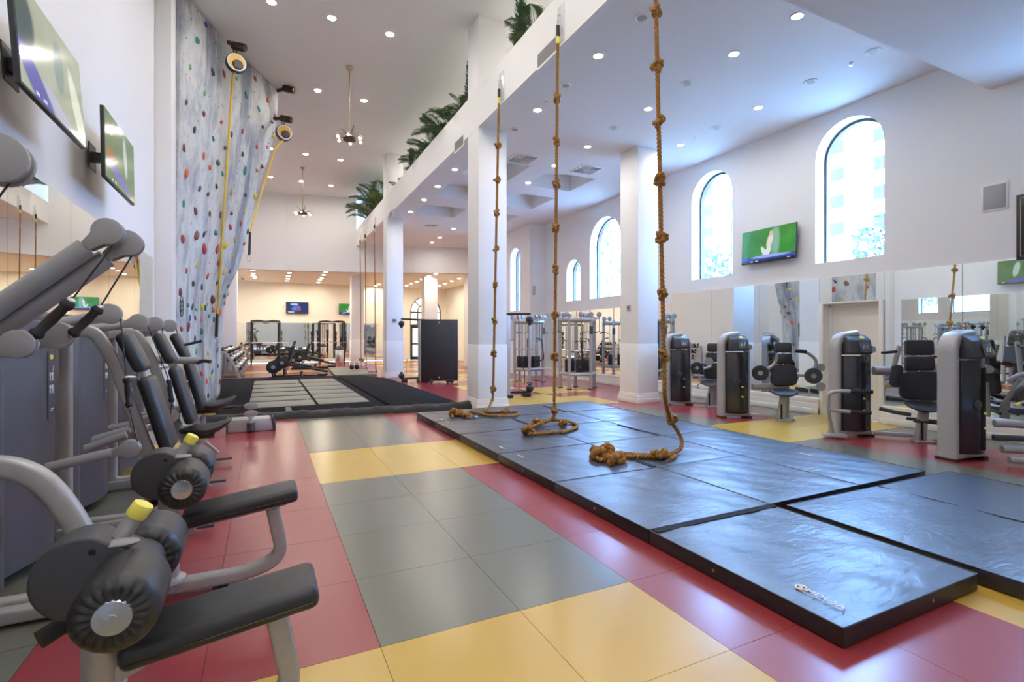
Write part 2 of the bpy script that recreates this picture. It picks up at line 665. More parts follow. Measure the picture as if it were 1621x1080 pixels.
# ---- ceilings, balcony, soffit
struct(G().b2(XL - .2, 7.2, YB, 26.0, ZH, ZH + .2).o('ceiling', CEILW, smooth=0))
coff = []
for x0, x1, y0, y1 in ((4.6, 5.95, 11.2, 12.55), (6.55, 8.0, 11.35, 12.65), (4.6, 5.95, 13.3, 14.9), (6.55, 8.0, 13.45, 15.0), (4.6, 6.05, 15.9, 17.3), (6.65, 8.05, 16.0, 17.2)):
    coff.append((x0, x1, y0, y1))
struct(slab('ceiling', [(XF + .02, YBULK), (XR, YBULK), (XR, YJ), (XJ, YJ), (XJ, 23.2), (XF + .02, 25.2)], [rect(*c) for c in coff], fz, ZL, ZL + .12, CEILW))
for n, (x0, x1, y0, y1) in enumerate(coff):
    g = G()
    h = .42
    g.b2(x0 - .02, x1 + .02, y0 - .02, y1 + .02, ZL + h, ZL + h + .03)
    for a, b, c, e in ((x0 - .02, x0, y0, y1), (x1, x1 + .02, y0, y1), (x0, x1, y0 - .02, y0), (x0, x1, y1, y1 + .02)):
        g.b2(a, b, c, e, ZL + .12, ZL + h)
    struct(g.o('ceiling_coffer', CEILW, smooth=0))
struct(G().b2(XF + .02, XR, YB, YBULK, ZB, ZL + .1).o('ceiling_bulkhead', CEILW, smooth=0))
# balcony front and planter trough
struct(G().b2(XF, XF + .1, YB, 25.2, ZL - .004, ZT).o('balcony_front', WHITE, smooth=0))
struct(G().b2(XF + .1, XF + .62, YB, 25.2, ZL + .44, ZT - .12).o('planter_bed', mat('potting_soil', (.05, .035, .025), .9), smooth=0))
struct(G().b2(XF + .62, XF + .70, YB, 25.2, ZL + .44, ZT).o('planter_back', WHITE, smooth=0))
struct(G().b2(XF + .70, 7.0, YB, 25.2, ZL + .50, ZL + .6).o('balcony_floor', CEILW, smooth=0))
struct(G().b2(6.9, 7.1, YB, 25.2, ZL + .6, ZH).o('wall_balcony', WHITE, smooth=0))
struct(G().b2(XF + .1, 7.1, 25.2, 25.4, ZL - .3, ZH).o('wall_balcony', WHITE, smooth=0))
# soffit line of the far area
SOF = [(XL - .1, 25.7), (0.8, 25.5), (XF, 24.75), (6.4, 23.7), (10.6, 22.3)]
g = G()
for (x0, y0), (x1, y1) in zip(SOF[:2], SOF[1:3]):
    g.prism([(x0, y0), (x1, y1), (x1, y1 + .2), (x0, y0 + .2)], ZS, ZH)
struct(g.o('wall_upper_far', WHITE, smooth=0))
g = G()
for (x0, y0), (x1, y1) in zip(SOF[2:4], SOF[3:]):
    g.prism([(x0, y0), (x1, y1), (x1, y1 + .2), (x0, y0 + .2)], ZS, ZL + .1)
struct(g.o('wall_soffit', WHITE, smooth=0))
struct(G().prism([(x, y + .1) for x, y in SOF] + [(10.7, YE + .2), (XL - .2, YE + .2)], ZS, ZS + .1).o('ceiling_far', CREAM, smooth=0))

# ---- pillars
def pillar(n, x0, x1, y0, y1, z1, label_base=True, m=WHITE):
    root = struct(thing('column_%d' % n, None, None, ((x0 + x1) / 2, (y0 + y1) / 2, 0)))
    wx, wy = (x1 - x0) / 2, (y1 - y0) / 2
    G().b2(-wx, wx, -wy, wy, 0, z1).o('shaft', m, root, bevel=.004)
    g = G()
    g.b2(-wx - .012, wx + .012, -wy - .012, wy + .012, 0, 1.32)
    g.o('wainscot', m, root, bevel=.006)
    g = G()
    g.b2(-wx - .045, wx + .045, -wy - .045, wy + .045, 0, .11)
    g.b2(-wx - .034, wx + .034, -wy - .034, wy + .034, .11, .17)
    g.b2(-wx - .022, wx + .022, -wy - .022, wy + .022, .17, .22)
    g.o('base_moulding', TRIM, root, bevel=.005)
    return root


def col_on(pxl, pxr, x0, n, z1):
    y0 = atx(pxl, 500, x0).y
    x1 = aty(pxr, 500, y0).x
    w = x1 - x0
    pillar(n, x0, x1, y0, y0 + w * .95, z1)
    return x0, x1, y0


C1 = col_on(757.5, 802, XF + .003, 1, ZH - .001)
C2 = col_on(612, 638, XF + .003, 2, ZH - .001)
C3 = col_on(556.5, 576, XF + .003, 3, ZL)
p = atz(1010, 639, 0)
CRX1 = aty(1041, 600, p.y).x
pillar(4, p.x, CRX1, p.y, p.y + .62, ZL)
CR = (p.x, CRX1, p.y)
p = atz(680, 438, ZS)
pillar(5, p.x - .25, p.x + .42, p.y, p.y + .6, ZS)

# ---- outside: pale apartment block, ground, tree
b = thing('apartment_building', 'pale apartment block with rows of windows seen through the arched windows', 'building', (58, 45, -1))
FAC = mat('pale_facade', (0.85, 0.82, 0.76), 0.8)
PANEB = mat('facade_glass', (0.018, 0.030, 0.040), 0.5)
G().b2(0, 8, -45, 40, 0, 34).o('wall', FAC, b, smooth=0)
base = atx(1325, 277, 58)
for k in range(8):
    for j in range(4):
        y = base.y + (k - 2) * 4.6
        z = base.z + 1 - j * 3.05 + 3.05
        w = G().b2(-.08, .02, y - 45 - .8, y - 45 + .8, z - .75, z + .75).o('window', mat('facade_frame', (.08, .085, .09), .5), b, smooth=0)
        for s in (-1, 1):
            G().b2(-.12, -.05, y - 45 + s * .38 - .33, y - 45 + s * .38 + .33, z - .65, z + .65).o('pane', PANEB, w, smooth=0)
struct(G().b2(10.9, 120, -60, 120, -.9, -.6).o('ground_outside', mat('pale_paving', (.7, .68, .62), .8), smooth=0))
LEAFB = mat('tree_leaf', (0.035, 0.045, 0.03), 0.6)


def leaf_cloud(name, root, c, r, n, size, m):
    g = G()
    for _ in range(n):
        v = Vector((random.gauss(0, 1), random.gauss(0, 1), random.gauss(0, 1))).normalized() * (random.random() ** .4)
        p = Vector(c) + Vector((v.x * r[0], v.y * r[1], v.z * r[2]))
        a = Vector((random.gauss(0, 1), random.gauss(0, 1), random.gauss(0, 1))).normalized() * size
        b_ = Vector((random.gauss(0, 1), random.gauss(0, 1), random.gauss(0, 1))).cross(a).normalized() * size * .35
        g.face([p - a, p + b_, p + a, p - b_])
    o = g.o(name, m, root, smooth=0)
    o['kind'] = 'stuff'
    return o


for px, py, X, rr, lab in ((1398, 385, 26, 1.3, 'green tree outside the large arched window at its lower right'), (1135, 432, 24, 1.4, 'green tree outside the second arched window'), (962, 410, 20, 3.0, 'green tree outside the arched window behind the cable stations')):
    c = atx(px, py, X)
    t = thing('tree', lab, 'tree', (c.x, c.y, -.6))
    G().tube([(0, 0, 0), (.1, .05, c.z * .5), (0, 0, c.z + .6)], .16, 8, rs=[1.2, .9, .4]).o('trunk', mat('bark', (.2, .14, .1), .9), t)
    leaf_cloud('foliage', t, (0, 0, c.z + .6), (rr, rr, rr * 1.1), 260, .26, LEAFB)
# ------------------------------------------------------------------ recessed lamps, speakers, vents
def make_downlight(lamp, label, group, r=.085):
    root = thing('downlight', label, 'light', (0, 0, 0), 0, group)
    G().lathe([(r * .74, .0), (r * .78, -.012), (r, -.012), (r * 1.08, -.006), (r * 1.08, 0.0)], 20).o('trim_ring', TRIM, root)
    G().lathe([(r * .76, -.0035), (r * .76, -.002)], 20).o('diffuser', lamp, root)
    return root


ORD = ('first', 'second', 'third', 'fourth', 'fifth', 'sixth', 'seventh', 'eighth', 'ninth', 'tenth', 'eleventh', 'twelfth')


def place_names(pts, tol=.55):
    """column and running order of each point, for its label"""
    xs = sorted(set(round(p[0], 2) for p in pts))
    cols = [[xs[0]]]
    for x in xs[1:]:
        if x - cols[-1][-1] > tol:
            cols.append([x])
        else:
            cols[-1].append(x)
    n = len(cols)
    cn = {1: ['only'], 2: ['left', 'right'], 3: ['left', 'middle', 'right']}.get(n) or [ORD[i] for i in range(n)]
    out = {}
    for ci, c in enumerate(cols):
        mem = sorted([i for i, p in enumerate(pts) if round(p[0], 2) in c], key=lambda i: pts[i][1])
        for k, i in enumerate(mem):
            out[i] = (cn[ci], ORD[k] if len(mem) > 1 else 'only')
    return out


def scatter(first, pts, z, fmt=None, tol=.55):
    nm = place_names(pts, tol)
    for i, p in enumerate(pts):
        o = first if i == 0 else dup(first)
        o.location = (p[0], p[1], z)
        if fmt:
            o['label'] = fmt % nm[i]


hi = [atz(*p, ZH)[:2] for p in ((430, 3), (525, 28), (617, 54), (503, 143), (576, 159), (484, 244), (539, 253), (428, 235), (428, 280), (477, 287), (524, 294))]
hi_fill = [(x, y) for x in (0.11, 1.25, 2.45) for y in (-3.5, -1.0, 1.5, 4.2, 7.5)]  # unseen lamps added around and behind the camera as fill light
scatter(make_downlight(LAMP_ON, 'round recessed downlight in the high ceiling above the climbing wall hall', 'high ceiling downlights', .10), hi, ZH, 'downlight of the high ceiling, %s column, %s from the camera')
scatter(make_downlight(LAMP_ON, 'added fill downlight of the high ceiling around and behind the camera, out of view', 'added near ceiling fill downlights', .10), hi_fill, ZH)
scatter(make_downlight(LAMP_ON, 'downlight above the balcony behind the planter', 'balcony downlights', .11), [(5.2, -2 + 3.2 * k) for k in range(9)], ZH, 'downlight above the balcony behind the planter, %s row, %s from the camera')
lo = [atz(*p, ZL)[:2] for p in ((1262, 25), (1162, 85), (947, 88), (1026, 172), (1200, 170), (851, 174), (930, 232), (1077, 229), (720, 268), (693, 295), (671, 316), (650, 335), (632, 352), (878, 262), (836, 289))]
scatter(make_downlight(LAMP_ON, 'lit round downlight in the low ceiling right of the balcony', 'low ceiling downlights', .085), lo, ZL, 'lit downlight of the low ceiling, %s column, %s from the camera')
lf = [atz(*p, ZL)[:2] for p in ((718, 362), (696, 376), (684, 384), (672, 392), (661, 398))]
scatter(make_downlight(LAMP_ON, 'lit round downlight in the low ceiling beyond the coffers', 'downlights beyond the coffers', .085), lf, ZL, 'lit downlight beyond the ceiling coffers, %s row, %s from the camera')
so = [atz(*p, ZS)[:2] for p in ((400, 428), (401, 433), (402, 437), (403, 440), (458, 432), (456, 437), (455.5, 441), (454, 444.5), (516, 431), (512.5, 435.4), (509, 440), (506.5, 443), (504, 447),
                                   (690, 433), (679, 437), (668, 442), (660, 446), (651, 449), (644, 452), (727, 441), (715, 445), (704, 449), (695, 452), (600, 450), (594.5, 452.5))]
so = [(x, min(y, YE - .5)) for x, y in so]
scatter(make_downlight(LAMP_WARM, 'warm round downlight in the low cream ceiling at the far end', 'far soffit downlights', .11), so, ZS, 'warm downlight of the far low ceiling, %s row from left, %s from the camera')
scatter(make_downlight(LAMP_WARM, 'added warm downlight in the lobby beyond the arched doorway, out of view', 'added lobby downlights', .13), [(8.4, YE + 1.3), (9.9, YE + 1.3)], 4.4)  # unseen lamps added to brighten the closed lobby
# round ceiling loudspeakers
def make_cspk():
    root = thing('ceiling_speaker', 'round white ceiling speaker with grey centre between the downlights', 'speaker', (0, 0, 0), 0, 'low ceiling speakers')
    G().lathe([(.045, -.006), (.06, -.004), (.085, -.016), (.10, -.012), (.105, 0)], 20).o('trim_ring', TRIM, root)
    G().lathe([(.062, -.0085), (.062, -.004)], 16).o('grille', VENTG, root)
    return root
sp = [atz(*p, ZL)[:2] for p in ((1016, 28), (1087, 132), (1383, 81), (1283, 129), (895, 135), (815, 205), (971, 203), (1134, 202))]
scatter(make_cspk(), sp, ZL, 'round ceiling speaker, %s column, %s from the camera')
# sprinklers
def make_sprinkler():
    root = thing('sprinkler', 'small white ceiling sprinkler head in the low ceiling', 'sprinkler', (0, 0, 0), 0, 'sprinkler heads')
    G().lathe([(.035, 0), (.035, -.006), (.012, -.012), (.010, -.035)], 12).o('body', TRIM, root)
    G().lathe([(.024, -.038), (.024, -.035)], 12).o('deflector', STEEL, root)
    return root
scatter(make_sprinkler(), [atz(*p, ZL)[:2] for p in ((1347, 100), (901, 247), (1100, 218), (865, 157))], ZL, 'small sprinkler head in the low ceiling, %s column, %s from the camera', .2)
# square ceiling vents
def make_cvent(label, p, z, w=.30):
    root = thing('ceiling_vent', label, 'vent', (p[0], p[1], z))
    g = G()
    for s in (-1, 1):
        g.b2(-w, w, s * w - .03, s * w + .03, -.012, 0)
        g.b2(s * w - .03, s * w + .03, -w, w, -.012, 0)
    g.o('frame', TRIM, root, bevel=.003)
    G().b2(-w, w, -w, w, -.004, -.001).o('backing', VENTG, root, smooth=0)
    for q, (sx, sy) in enumerate(((-1, -1), (1, -1), (1, 1), (-1, 1))):
        for k in range(4):
            c = w * (.2 + .2 * k)
            if q % 2:
                G().box((sx * w * .5, sy * c, -.008), (w * .92, .03, .003), Matrix.Rotation(.6, 4, 'X')).o('slat', TRIM, root, smooth=0)
            else:
                G().box((sx * c, sy * w * .5, -.008), (.03, w * .92, .003), Matrix.Rotation(.6, 4, 'Y')).o('slat', TRIM, root, smooth=0)
    return root
make_cvent('square ceiling vent beside the near pillar', atz(827, 252, ZL), ZL)
make_cvent('square ceiling vent between the coffer and the right pillar', atz(929, 269, ZL), ZL)
make_cvent('square ceiling vent beyond the far coffers', atz(682, 357, ZL), ZL, .25)
# grilles on the balcony front
for px, py, lab in ((866, 84, 'wall grille on the balcony front beside the second climbing rope'), (727, 228, 'wall grille on the balcony front left of the near pillar'), (619, 340, 'wall grille on the balcony front near the far pillar')):
    p = atx(px, py, XF)
    root = thing('wall_vent', lab, 'vent', (XF, p.y, p.z))
    g = G()
    for s in (-1, 1):
        g.b2(-.012, 0, -.30, .30, s * .12 - .015, s * .12 + .015)
        g.b2(-.012, 0, s * .30 - .015, s * .30 + .015, -.12, .12)
    g.o('frame', TRIM, root)
    G().b2(-.004, -.001, -.3, .3, -.12, .12).o('backing', VENTG, root, smooth=0)
    for k in range(9):
        G().box((-.007, 0, -.1 + .025 * k), (.012, .57, .004), Matrix.Rotation(.6, 4, 'Y')).o('slat', mat('vent_slat', (.6, .6, .6), .5), root, smooth=0)

# ------------------------------------------------------------------ pendants
def pendant(px0, py0, py1, label):
    p = atz(px0, py0, ZH)
    dep = p.x * SA + p.y * CA
    zb = CAM_H + (HOR - py1) / F_PX * dep
    root = thing('pendant_lamp', label, 'lamp', (p.x, p.y, zb))
    h = ZH - zb
    G().lathe([(.08, h), (.08, h - .03), (.05, h - .08), (.02, h - .10)], 16).o('canopy', GOLD, root)
    G().cyl((0, 0, .12), (0, 0, h - .08), .016, n=10).o('rod', GOLD, root)
    g = G().lathe([(.02, .12), (.06, .08), (.15, .03), (.17, 0), (.15, -.03), (.02, -.035)], 24)
    g.o('hub', BRONZE, root)
    G().lathe([(.15, .012), (.36, .03), (.37, .025), (.37, .018), (.36, .012), (.15, -.004)], 32).o('glass_ring', GLASS, root)
    for k in range(6):
        a = k * PI / 3 + .3
        c = (.29 * math.cos(a), .29 * math.sin(a), .0)
        s = G().lathe([(.02, .06), (.035, .05), (.04, .01), (.03, .0)], 12, Matrix.Translation(c)).o('socket', GOLD, root)
        G().ell((c[0], c[1], -.01), (.034, .034, .03), 12, 8).o('bulb', BULB, s)
    for k in range(3):
        a = k * 2 * PI / 3 + .9
        G().cyl((.05 * math.cos(a), .05 * math.sin(a), .1), (.2 * math.cos(a), .2 * math.sin(a), .27), .009, n=6).o('stay', BRONZE, root)
pendant(553, 106, 220, 'nearer hanging lamp with a ring of bulbs on a long rod')
pendant(479, 265, 338, 'farther hanging lamp with a ring of bulbs on a long rod')

# ------------------------------------------------------------------ climbing wall
nearX = [(0, -1.50), (2.0, -1.52), (4.2, -1.47), (6.5, -1.43), (7.98, -1.40)]
def nearx(z):
    for (z0, x0), (z1, x1) in zip(nearX[:-1], nearX[1:]):
        if z <= z1:
            return x0 + (x1 - x0) * (z - z0) / (z1 - z0)
    return nearX[-1][1]
YN, YFAR = 11.26, 14.7
S_px = [(441, 139), (438, 200), (425, 250), (404, 315), (395, 355), (386, 395), (377, 425), (363, 455), (354, 490), (350, 560), (348, 634)]
F_px = [(430, 139), (428, 200), (414, 250), (403, 315), (373, 345), (369, 385), (364, 425), (358, 455), (352, 490), (348.5, 560), (346.5, 634)]
F_y = [14.5, 14.5, 14.5, 14.55, 14.0, 14.05, 14.15, 14.35, 14.5, 14.55, 14.6]
S3 = [aty(*p, YFAR) for p in S_px]
S3[0].z = 7.98
S3[-1].z = 0.0
rows = []
NC = 9
for k in range(len(S_px)):
    s = S3[k]
    f_ = aty(*F_px[k], F_y[k])
    f_.z = s.z if k in (0, len(S_px) - 1) else (f_.z if k > 3 else s.z)
    n0 = Vector((nearx(s.z), YN, s.z))
    row = []
    for j in range(NC):
        t = j / (NC - 1)
        p = n0.lerp(f_, t)
        p.x -= .12 * math.sin(PI * t) * (s.z / 8) ** 1.2      # slightly hollow belly
        row.append(p)
    row.append(s)
    # return to the wall behind the far end
    row.append(Vector((XL + .02, YFAR + .25, s.z)))
    rows.append(row)
g = G()
vv = [[g.bm.verts.new(p) for p in r] for r in rows]
for i in range(len(rows) - 1):
    for j in range(len(rows[0]) - 1):
        g.bm.faces.new((vv[i][j], vv[i + 1][j], vv[i + 1][j + 1], vv[i][j + 1]))
# near end and top
for i in range(len(rows) - 1):
    z0, z1 = rows[i][0], rows[i + 1][0]
    g.face([z0, Vector((XL + .02, YN, z0.z)), Vector((XL + .02, YN, z1.z)), z1])
g.face([p for p in rows[0]] + [Vector((XL + .02, YN, 7.98))])
for r_, q in zip(rows, rows):
    pass
CW = mat('climbing_concrete', (0.60, 0.62, 0.64), 0.75)
nt, b_ = nodes_of(CW)
tc = nt.nodes.new('ShaderNodeTexCoord')
def noise_ramp(scale, stretch, lo, hi, detail=8):
    mp = nt.nodes.new('ShaderNodeMapping')
    mp.inputs['Scale'].default_value = stretch
    nt.links.new(tc.outputs['Object'], mp.inputs[0])
    n = nt.nodes.new('ShaderNodeTexNoise')
    n.inputs['Scale'].default_value = scale
    n.inputs['Detail'].default_value = detail
    n.inputs['Roughness'].default_value = .65
    nt.links.new(mp.outputs[0], n.inputs['Vector'])
    r = nt.nodes.new('ShaderNodeMapRange')
    r.inputs['From Min'].default_value = lo
    r.inputs['From Max'].default_value = hi
    nt.links.new(n.outputs[0], r.inputs[0])
    return r.outputs[0], n.outputs[0]
def mixc(fac, a, bcol):
    m = nt.nodes.new('ShaderNodeMix')
    m.data_type = 'RGBA'
    nt.links.new(fac, m.inputs['Factor'])
    if isinstance(a, tuple):
        m.inputs['A'].default_value = (*a, 1)
    else:
        nt.links.new(a, m.inputs['A'])
    m.inputs['B'].default_value = (*bcol, 1)
    return m.outputs['Result']
f1, n1 = noise_ramp(2.2, (1, 1, .45), .48, .66)
c = mixc(f1, (0.60, 0.61, 0.60), (0.30, 0.32, 0.35))
f2, _ = noise_ramp(1.1, (1.0, 1.3, .10), .52, .62)
c = mixc(f2, c, (0.23, 0.25, 0.30))
f3, n3 = noise_ramp(9, (1, 1, .7), .56, .72)
c = mixc(f3, c, (0.34, 0.36, 0.38))
# bolt holes: small dark dots on a jittered grid
vor = nt.nodes.new('ShaderNodeTexVoronoi')
vor.inputs['Scale'].default_value = 4.2
vor.inputs['Randomness'].default_value = .75
mpv = nt.nodes.new('ShaderNodeMapping')
mpv.inputs['Scale'].default_value = (.35, 1, 1)
nt.links.new(tc.outputs['Object'], mpv.inputs[0])
nt.links.new(mpv.outputs[0], vor.inputs['Vector'])
lt = nt.nodes.new('ShaderNodeMath')
lt.operation = 'LESS_THAN'
lt.inputs[1].default_value = .07
nt.links.new(vor.outputs['Distance'], lt.inputs[0])
c = mixc(lt.outputs[0], c, (0.05, .05, .06))
nt.links.new(c, b_.inputs['Base Color'])
bp = nt.nodes.new('ShaderNodeBump')
bp.inputs['Strength'].default_value = .35
bp.inputs['Distance'].default_value = .03
nt.links.new(n3, bp.inputs['Height'])
nt.links.new(bp.outputs[0], b_.inputs['Normal'])
cwall = thing('climbing_wall', 'tall grey concrete-look climbing wall with coloured holds', 'climbing wall', (0, 0, 0))
face = g.o('wall_face', CW, cwall, smooth=22)
bvh = BVHTree.FromPolygons([v.co for v in face.data.vertices], [p.vertices[:] for p in face.data.polygons])

HC = dict(t=(.02, .22, .19), g=(.22, .42, .20), b=(.03, .09, .26), n=(.035, .05, .10), r=(.42, .045, .045), o=(.62, .10, .035), m=(.17, .04, .05), w=(.16, .07, .06), y=(.56, .43, .04), d=(.05, .06, .08), k=(.03, .11, .09), B=(.22, .09, .05))
HM = {k: mat('hold_' + n, v, .55, noise=.15, nscale=20, bump=.2, bscale=30) for (k, v), n in zip(HC.items(), ('teal', 'light_green', 'blue', 'navy', 'red', 'orange', 'maroon', 'brown_red', 'yellow', 'dark_grey', 'dark_green', 'brown'))}
H1 = [(185, 280, 't', 3), (248, 178, 'b', 2), (330, 320, 'g', 2), (138, 480, 'g', 2), (300, 520, 'n', 3), (380, 520, 'r', 2), (467, 555, 'g', 2), (600, 562, 'r', 2), (243, 660, 'g', 2), (110, 730, 'm', 2), (434, 705, 't', 2), (538, 675, 't', 2), (692, 710, 'o', 3), (233, 810, 'm', 2), (627, 778, 't', 2), (560, 832, 'y', 2), (360, 873, 'r', 2), (172, 922, 'n', 2), (657, 900, 'b', 2), (723, 873, 'b', 1), (432, 955, 'b', 2), (511, 937, 'r', 2), (304, 993, 't', 2), (96, 1048, 'w', 2), (387, 1050, 'n', 2), (612, 1048, 'o', 2), (688, 1048, 'r', 1), (745, 830, 'r', 2), (728, 970, 'y', 2)]
H2 = [(237, 28, 'o', 2), (335, 72, 'k', 3), (277, 112, 'o', 2), (112, 150, 'o', 3), (512, 20, 'd', 2), (368, 162, 't', 2), (533, 132, 't', 3), (617, 130, 'o', 2), (652, 108, 'w', 2), (205, 262, 'd', 2), (326, 250, 'd', 2), (265, 305, 'w', 2), (437, 282, 'y', 2), (534, 305, 'w', 2), (598, 318, 'y', 3), (90, 370, 't', 2), (174, 428, 'm', 3), (277, 445, 'w', 2), (357, 447, 'w', 2), (433, 437, 'w', 2), (522, 433, 'y', 2), (500, 513, 'r', 2), (423, 540, 'r', 3), (180, 605, 'B', 4), (240, 588, 'n', 2), (318, 572, 't', 3), (80, 625, 'r', 3), (457, 630, 'y', 2), (387, 668, 'y', 4), (237, 703, 'r', 4), (334, 690, 'r', 3), (440, 740, 'y', 2), (333, 795, 'r', 2), (188, 808, 'y', 2), (110, 852, 'r', 2), (378, 862, 'y', 3), (265, 885, 'o', 2), (420, 850, 'r', 2), (157, 942, 'd', 2), (220, 967, 'd', 2), (327, 937, 'k', 2), (65, 1008, 'm', 3), (410, 955, 'w', 1), (384, 1025, 'k', 2), (293, 1058, 'w', 4), (548, 570, 'n', 2), (522, 658, 'w', 2)]
H3 = [(133, 218, 't', 2), (170, 222, 'd', 2), (198, 235, 'g', 2), (238, 228, 'y', 3), (266, 234, 'n', 2), (282, 208, 'g', 1), (327, 250, 'o', 3), (382, 265, 'o', 3), (296, 292, 't', 2), (332, 322, 't', 2), (147, 310, 'b', 2), (187, 314, 'w', 2), (236, 325, 'o', 2), (138, 375, 'm', 3), (235, 410, 'k', 3), (80, 402, 'r', 2), (186, 473, 'd', 2), (195, 570, 'g', 3), (288, 590, 'y', 2), (362, 556, 'w', 2), (418, 137, 'k', 2), (442, 125, 'y', 2), (416, 197, 'o', 2), (412, 270, 'g', 2), (365, 688, 't', 2), (322, 727, 't', 2), (303, 772, 'y', 2), (237, 748, 'o', 3), (278, 804, 'o', 2), (186, 755, 'd', 2), (230, 823, 't', 2), (378, 805, 'w', 2), (190, 882, 'o', 2), (288, 915, 'd', 2)]
HP = [(270 + x / 4.5, y / 4.5, c, s) for x, y, c, s in H1] + [(270 + x / 4.5, 240 + y / 4.5, c, s) for x, y, c, s in H2] + [(270 + x / 4.908, 440 + y / 4.908, c, s) for x, y, c, s in H3]
shapes = []
for k in range(6):
    gg = G()
    bmesh.ops.create_icosphere(gg.bm, subdivisions=2, radius=1)
    rr = random.Random(k)
    ax = [Vector((rr.gauss(0, 1), rr.gauss(0, 1), rr.gauss(0, 1))).normalized() for _ in range(3)]
    for v in gg.bm.verts:
        q = v.co.copy()
        q *= 1 + sum(.18 * math.sin(2.3 * q.dot(a) + i) for i, a in enumerate(ax))
        q.z *= (.75 if q.z > 0 else .15)
        q.y *= 1.3 + .25 * (k % 3)
        q.x *= 1 - .18 * q.y
        v.co = q
    o = gg.o('hold', HM['r'], smooth=60)
    shapes.append(o.data)
    bpy.data.objects.remove(o)
hold_meshes = {}
for i, (px, py, c, s) in enumerate(HP):
    hit = bvh.ray_cast(Vector((0, 0, CAM_H)), ray(px, py).normalized())
    if hit[0] is None:
        hit = bvh.ray_cast(Vector((0, 0, CAM_H)), ray(px - 5, py).normalized())
        if hit[0] is None:
            continue
    nrm = hit[1] if hit[1].x > 0 else -hit[1]
    key = (i % 6, c)
    if key not in hold_meshes:
        me = shapes[i % 6].copy()
        me.materials.clear()
        me.materials.append(HM[c])
        hold_meshes[key] = me
    o = bpy.data.objects.new('hold', hold_meshes[key])
    COL.objects.link(o)
    o.parent = cwall
    o.location = hit[0]
    up = Vector((0, 0, 1))
    xax = up.cross(nrm).normalized()
    R = Matrix((xax, nrm.cross(xax), nrm)).transposed()
    o.rotation_euler = (R @ Matrix.Rotation(random.uniform(-.8, .8), 3, 'Z')).to_euler()
    k = (.02, .028, .038, .052, .075)[s]
    o.scale = (k, k, k)
# painted oval emblem on the wall
for px, py in ((287, 485),):
    hit = bvh.ray_cast(Vector((0, 0, CAM_H)), ray(px, py).normalized())
    if hit[0]:
        nrm = hit[1] if hit[1].x > 0 else -hit[1]
        xax = Vector((0, 0, 1)).cross(nrm).normalized()
        R = Matrix((xax, nrm.cross(xax), nrm)).transposed().to_4x4()
        M = Matrix.Translation(hit[0] + nrm * .004) @ R
        gg = G()
        gg.tube([M @ Vector((.10 * math.cos(a), .20 * math.sin(a), 0)) for a in [2 * PI * i / 24 for i in range(25)]], .009, 6)
        for zz in (-.08, 0, .08):
            gg.tube([M @ Vector((.045 * math.cos(a), zz + .032 * math.sin(a), 0)) for a in [2 * PI * i / 12 for i in range(11)]], .008, 6)
        gg.o('oval_emblem', DRUM, cwall)

# belay brackets, devices and straps
def near_face(px, py, off):
    d = ray(px, py).normalized()
    hit = bvh.ray_cast(Vector((0, 0, CAM_H)), d)
    return hit[0] - d * off if hit[0] else aty(px, py, 12.3)


def belay(p, back, dev, label, strap=None):
    root = thing('belay_anchor', label, 'belay device', p)
    G().tube([Vector(back) - p, (.02, 0, 0)], .045, 10).o('arm', BRONZE, root)
    G().cyl((-.05, .02, 0), (.20, -.1, -.06), .085, n=14).o('roller_head', BRONZE, root, bevel=.015)
    if not dev:
        return
    dz = -.45
    G().tube([(.03 * math.cos(a), 0, -.11 + .07 * math.sin(a)) for a in [2 * PI * i / 14 for i in range(15)]], .012, 6).o('carabiner', BLACKM, root)
    M = Matrix.Translation((.02, -.02, dz + .06)) @ Matrix.Rotation(.25, 4, 'Z') @ Matrix.Rotation(PI / 2, 4, 'X')
    cs = G().lathe([(.05, -.07), (.17, -.07), (.20, -.05), (.20, .05), (.17, .07), (.05, .07)], 24, M).o('device_case', BLACK, root)
    G().lathe([(.160, .078), (.185, .074), (.165, .068)], 24, M).o('white_rim', PAPERW, cs)
    G().lathe([(.0, .0795), (.16, .0785)], 24, M).o('yellow_cover', mat('amber_plastic', (.75, .42, .03), .4), cs)
    G().lathe([(.0, .12), (.09, .115), (.11, .07)], 20, M @ Matrix.Translation((.02, -.05, 0))).o('grey_dial', DRUM, cs)
    pts = [Vector((.0, -.03, dz - .13))] + [Vector(q) - p for q in strap]
    G().tube(pts, .03, prof=[(-.026, -.016), (.026, -.016), (.026, .016), (-.026, .016)], up=(0, -1, 0)).o('strap', YROPE, root)
    e = pts[-1]
    G().cyl(e, e + Vector((-.02, 0, -.55)), .03, n=8).o('strap_sleeve', BLACK, root)
    q = e + Vector((-.03, 0, -.64))
    G().tube([q + Vector((.045 * math.cos(a), 0, .08 * math.sin(a))) for a in [2 * PI * i / 14 for i in range(15)]], .011, 6).o('carabiner', STEEL, root)


p = near_face(372, 72, .45)
belay(p, near_face(360, 66, .02), True, 'round yellow and black belay device at the left of the climbing wall top', [near_face(369, 118, .30), near_face(360, 250, .22), near_face(351, 390, .16), near_face(344, 497, .14)])
belay(aty(452, 140, 14.45), aty(438, 144, 14.5), False, 'bare dark bracket at the top right corner of the climbing wall')
belay(aty(448, 187, 14.3), aty(434, 188, 14.5), True, 'belay device with slanting yellow strap at the right edge of the climbing wall', [aty(436, 235, 14.25), aty(412, 312, 14.1), aty(396, 368, 14.05)])
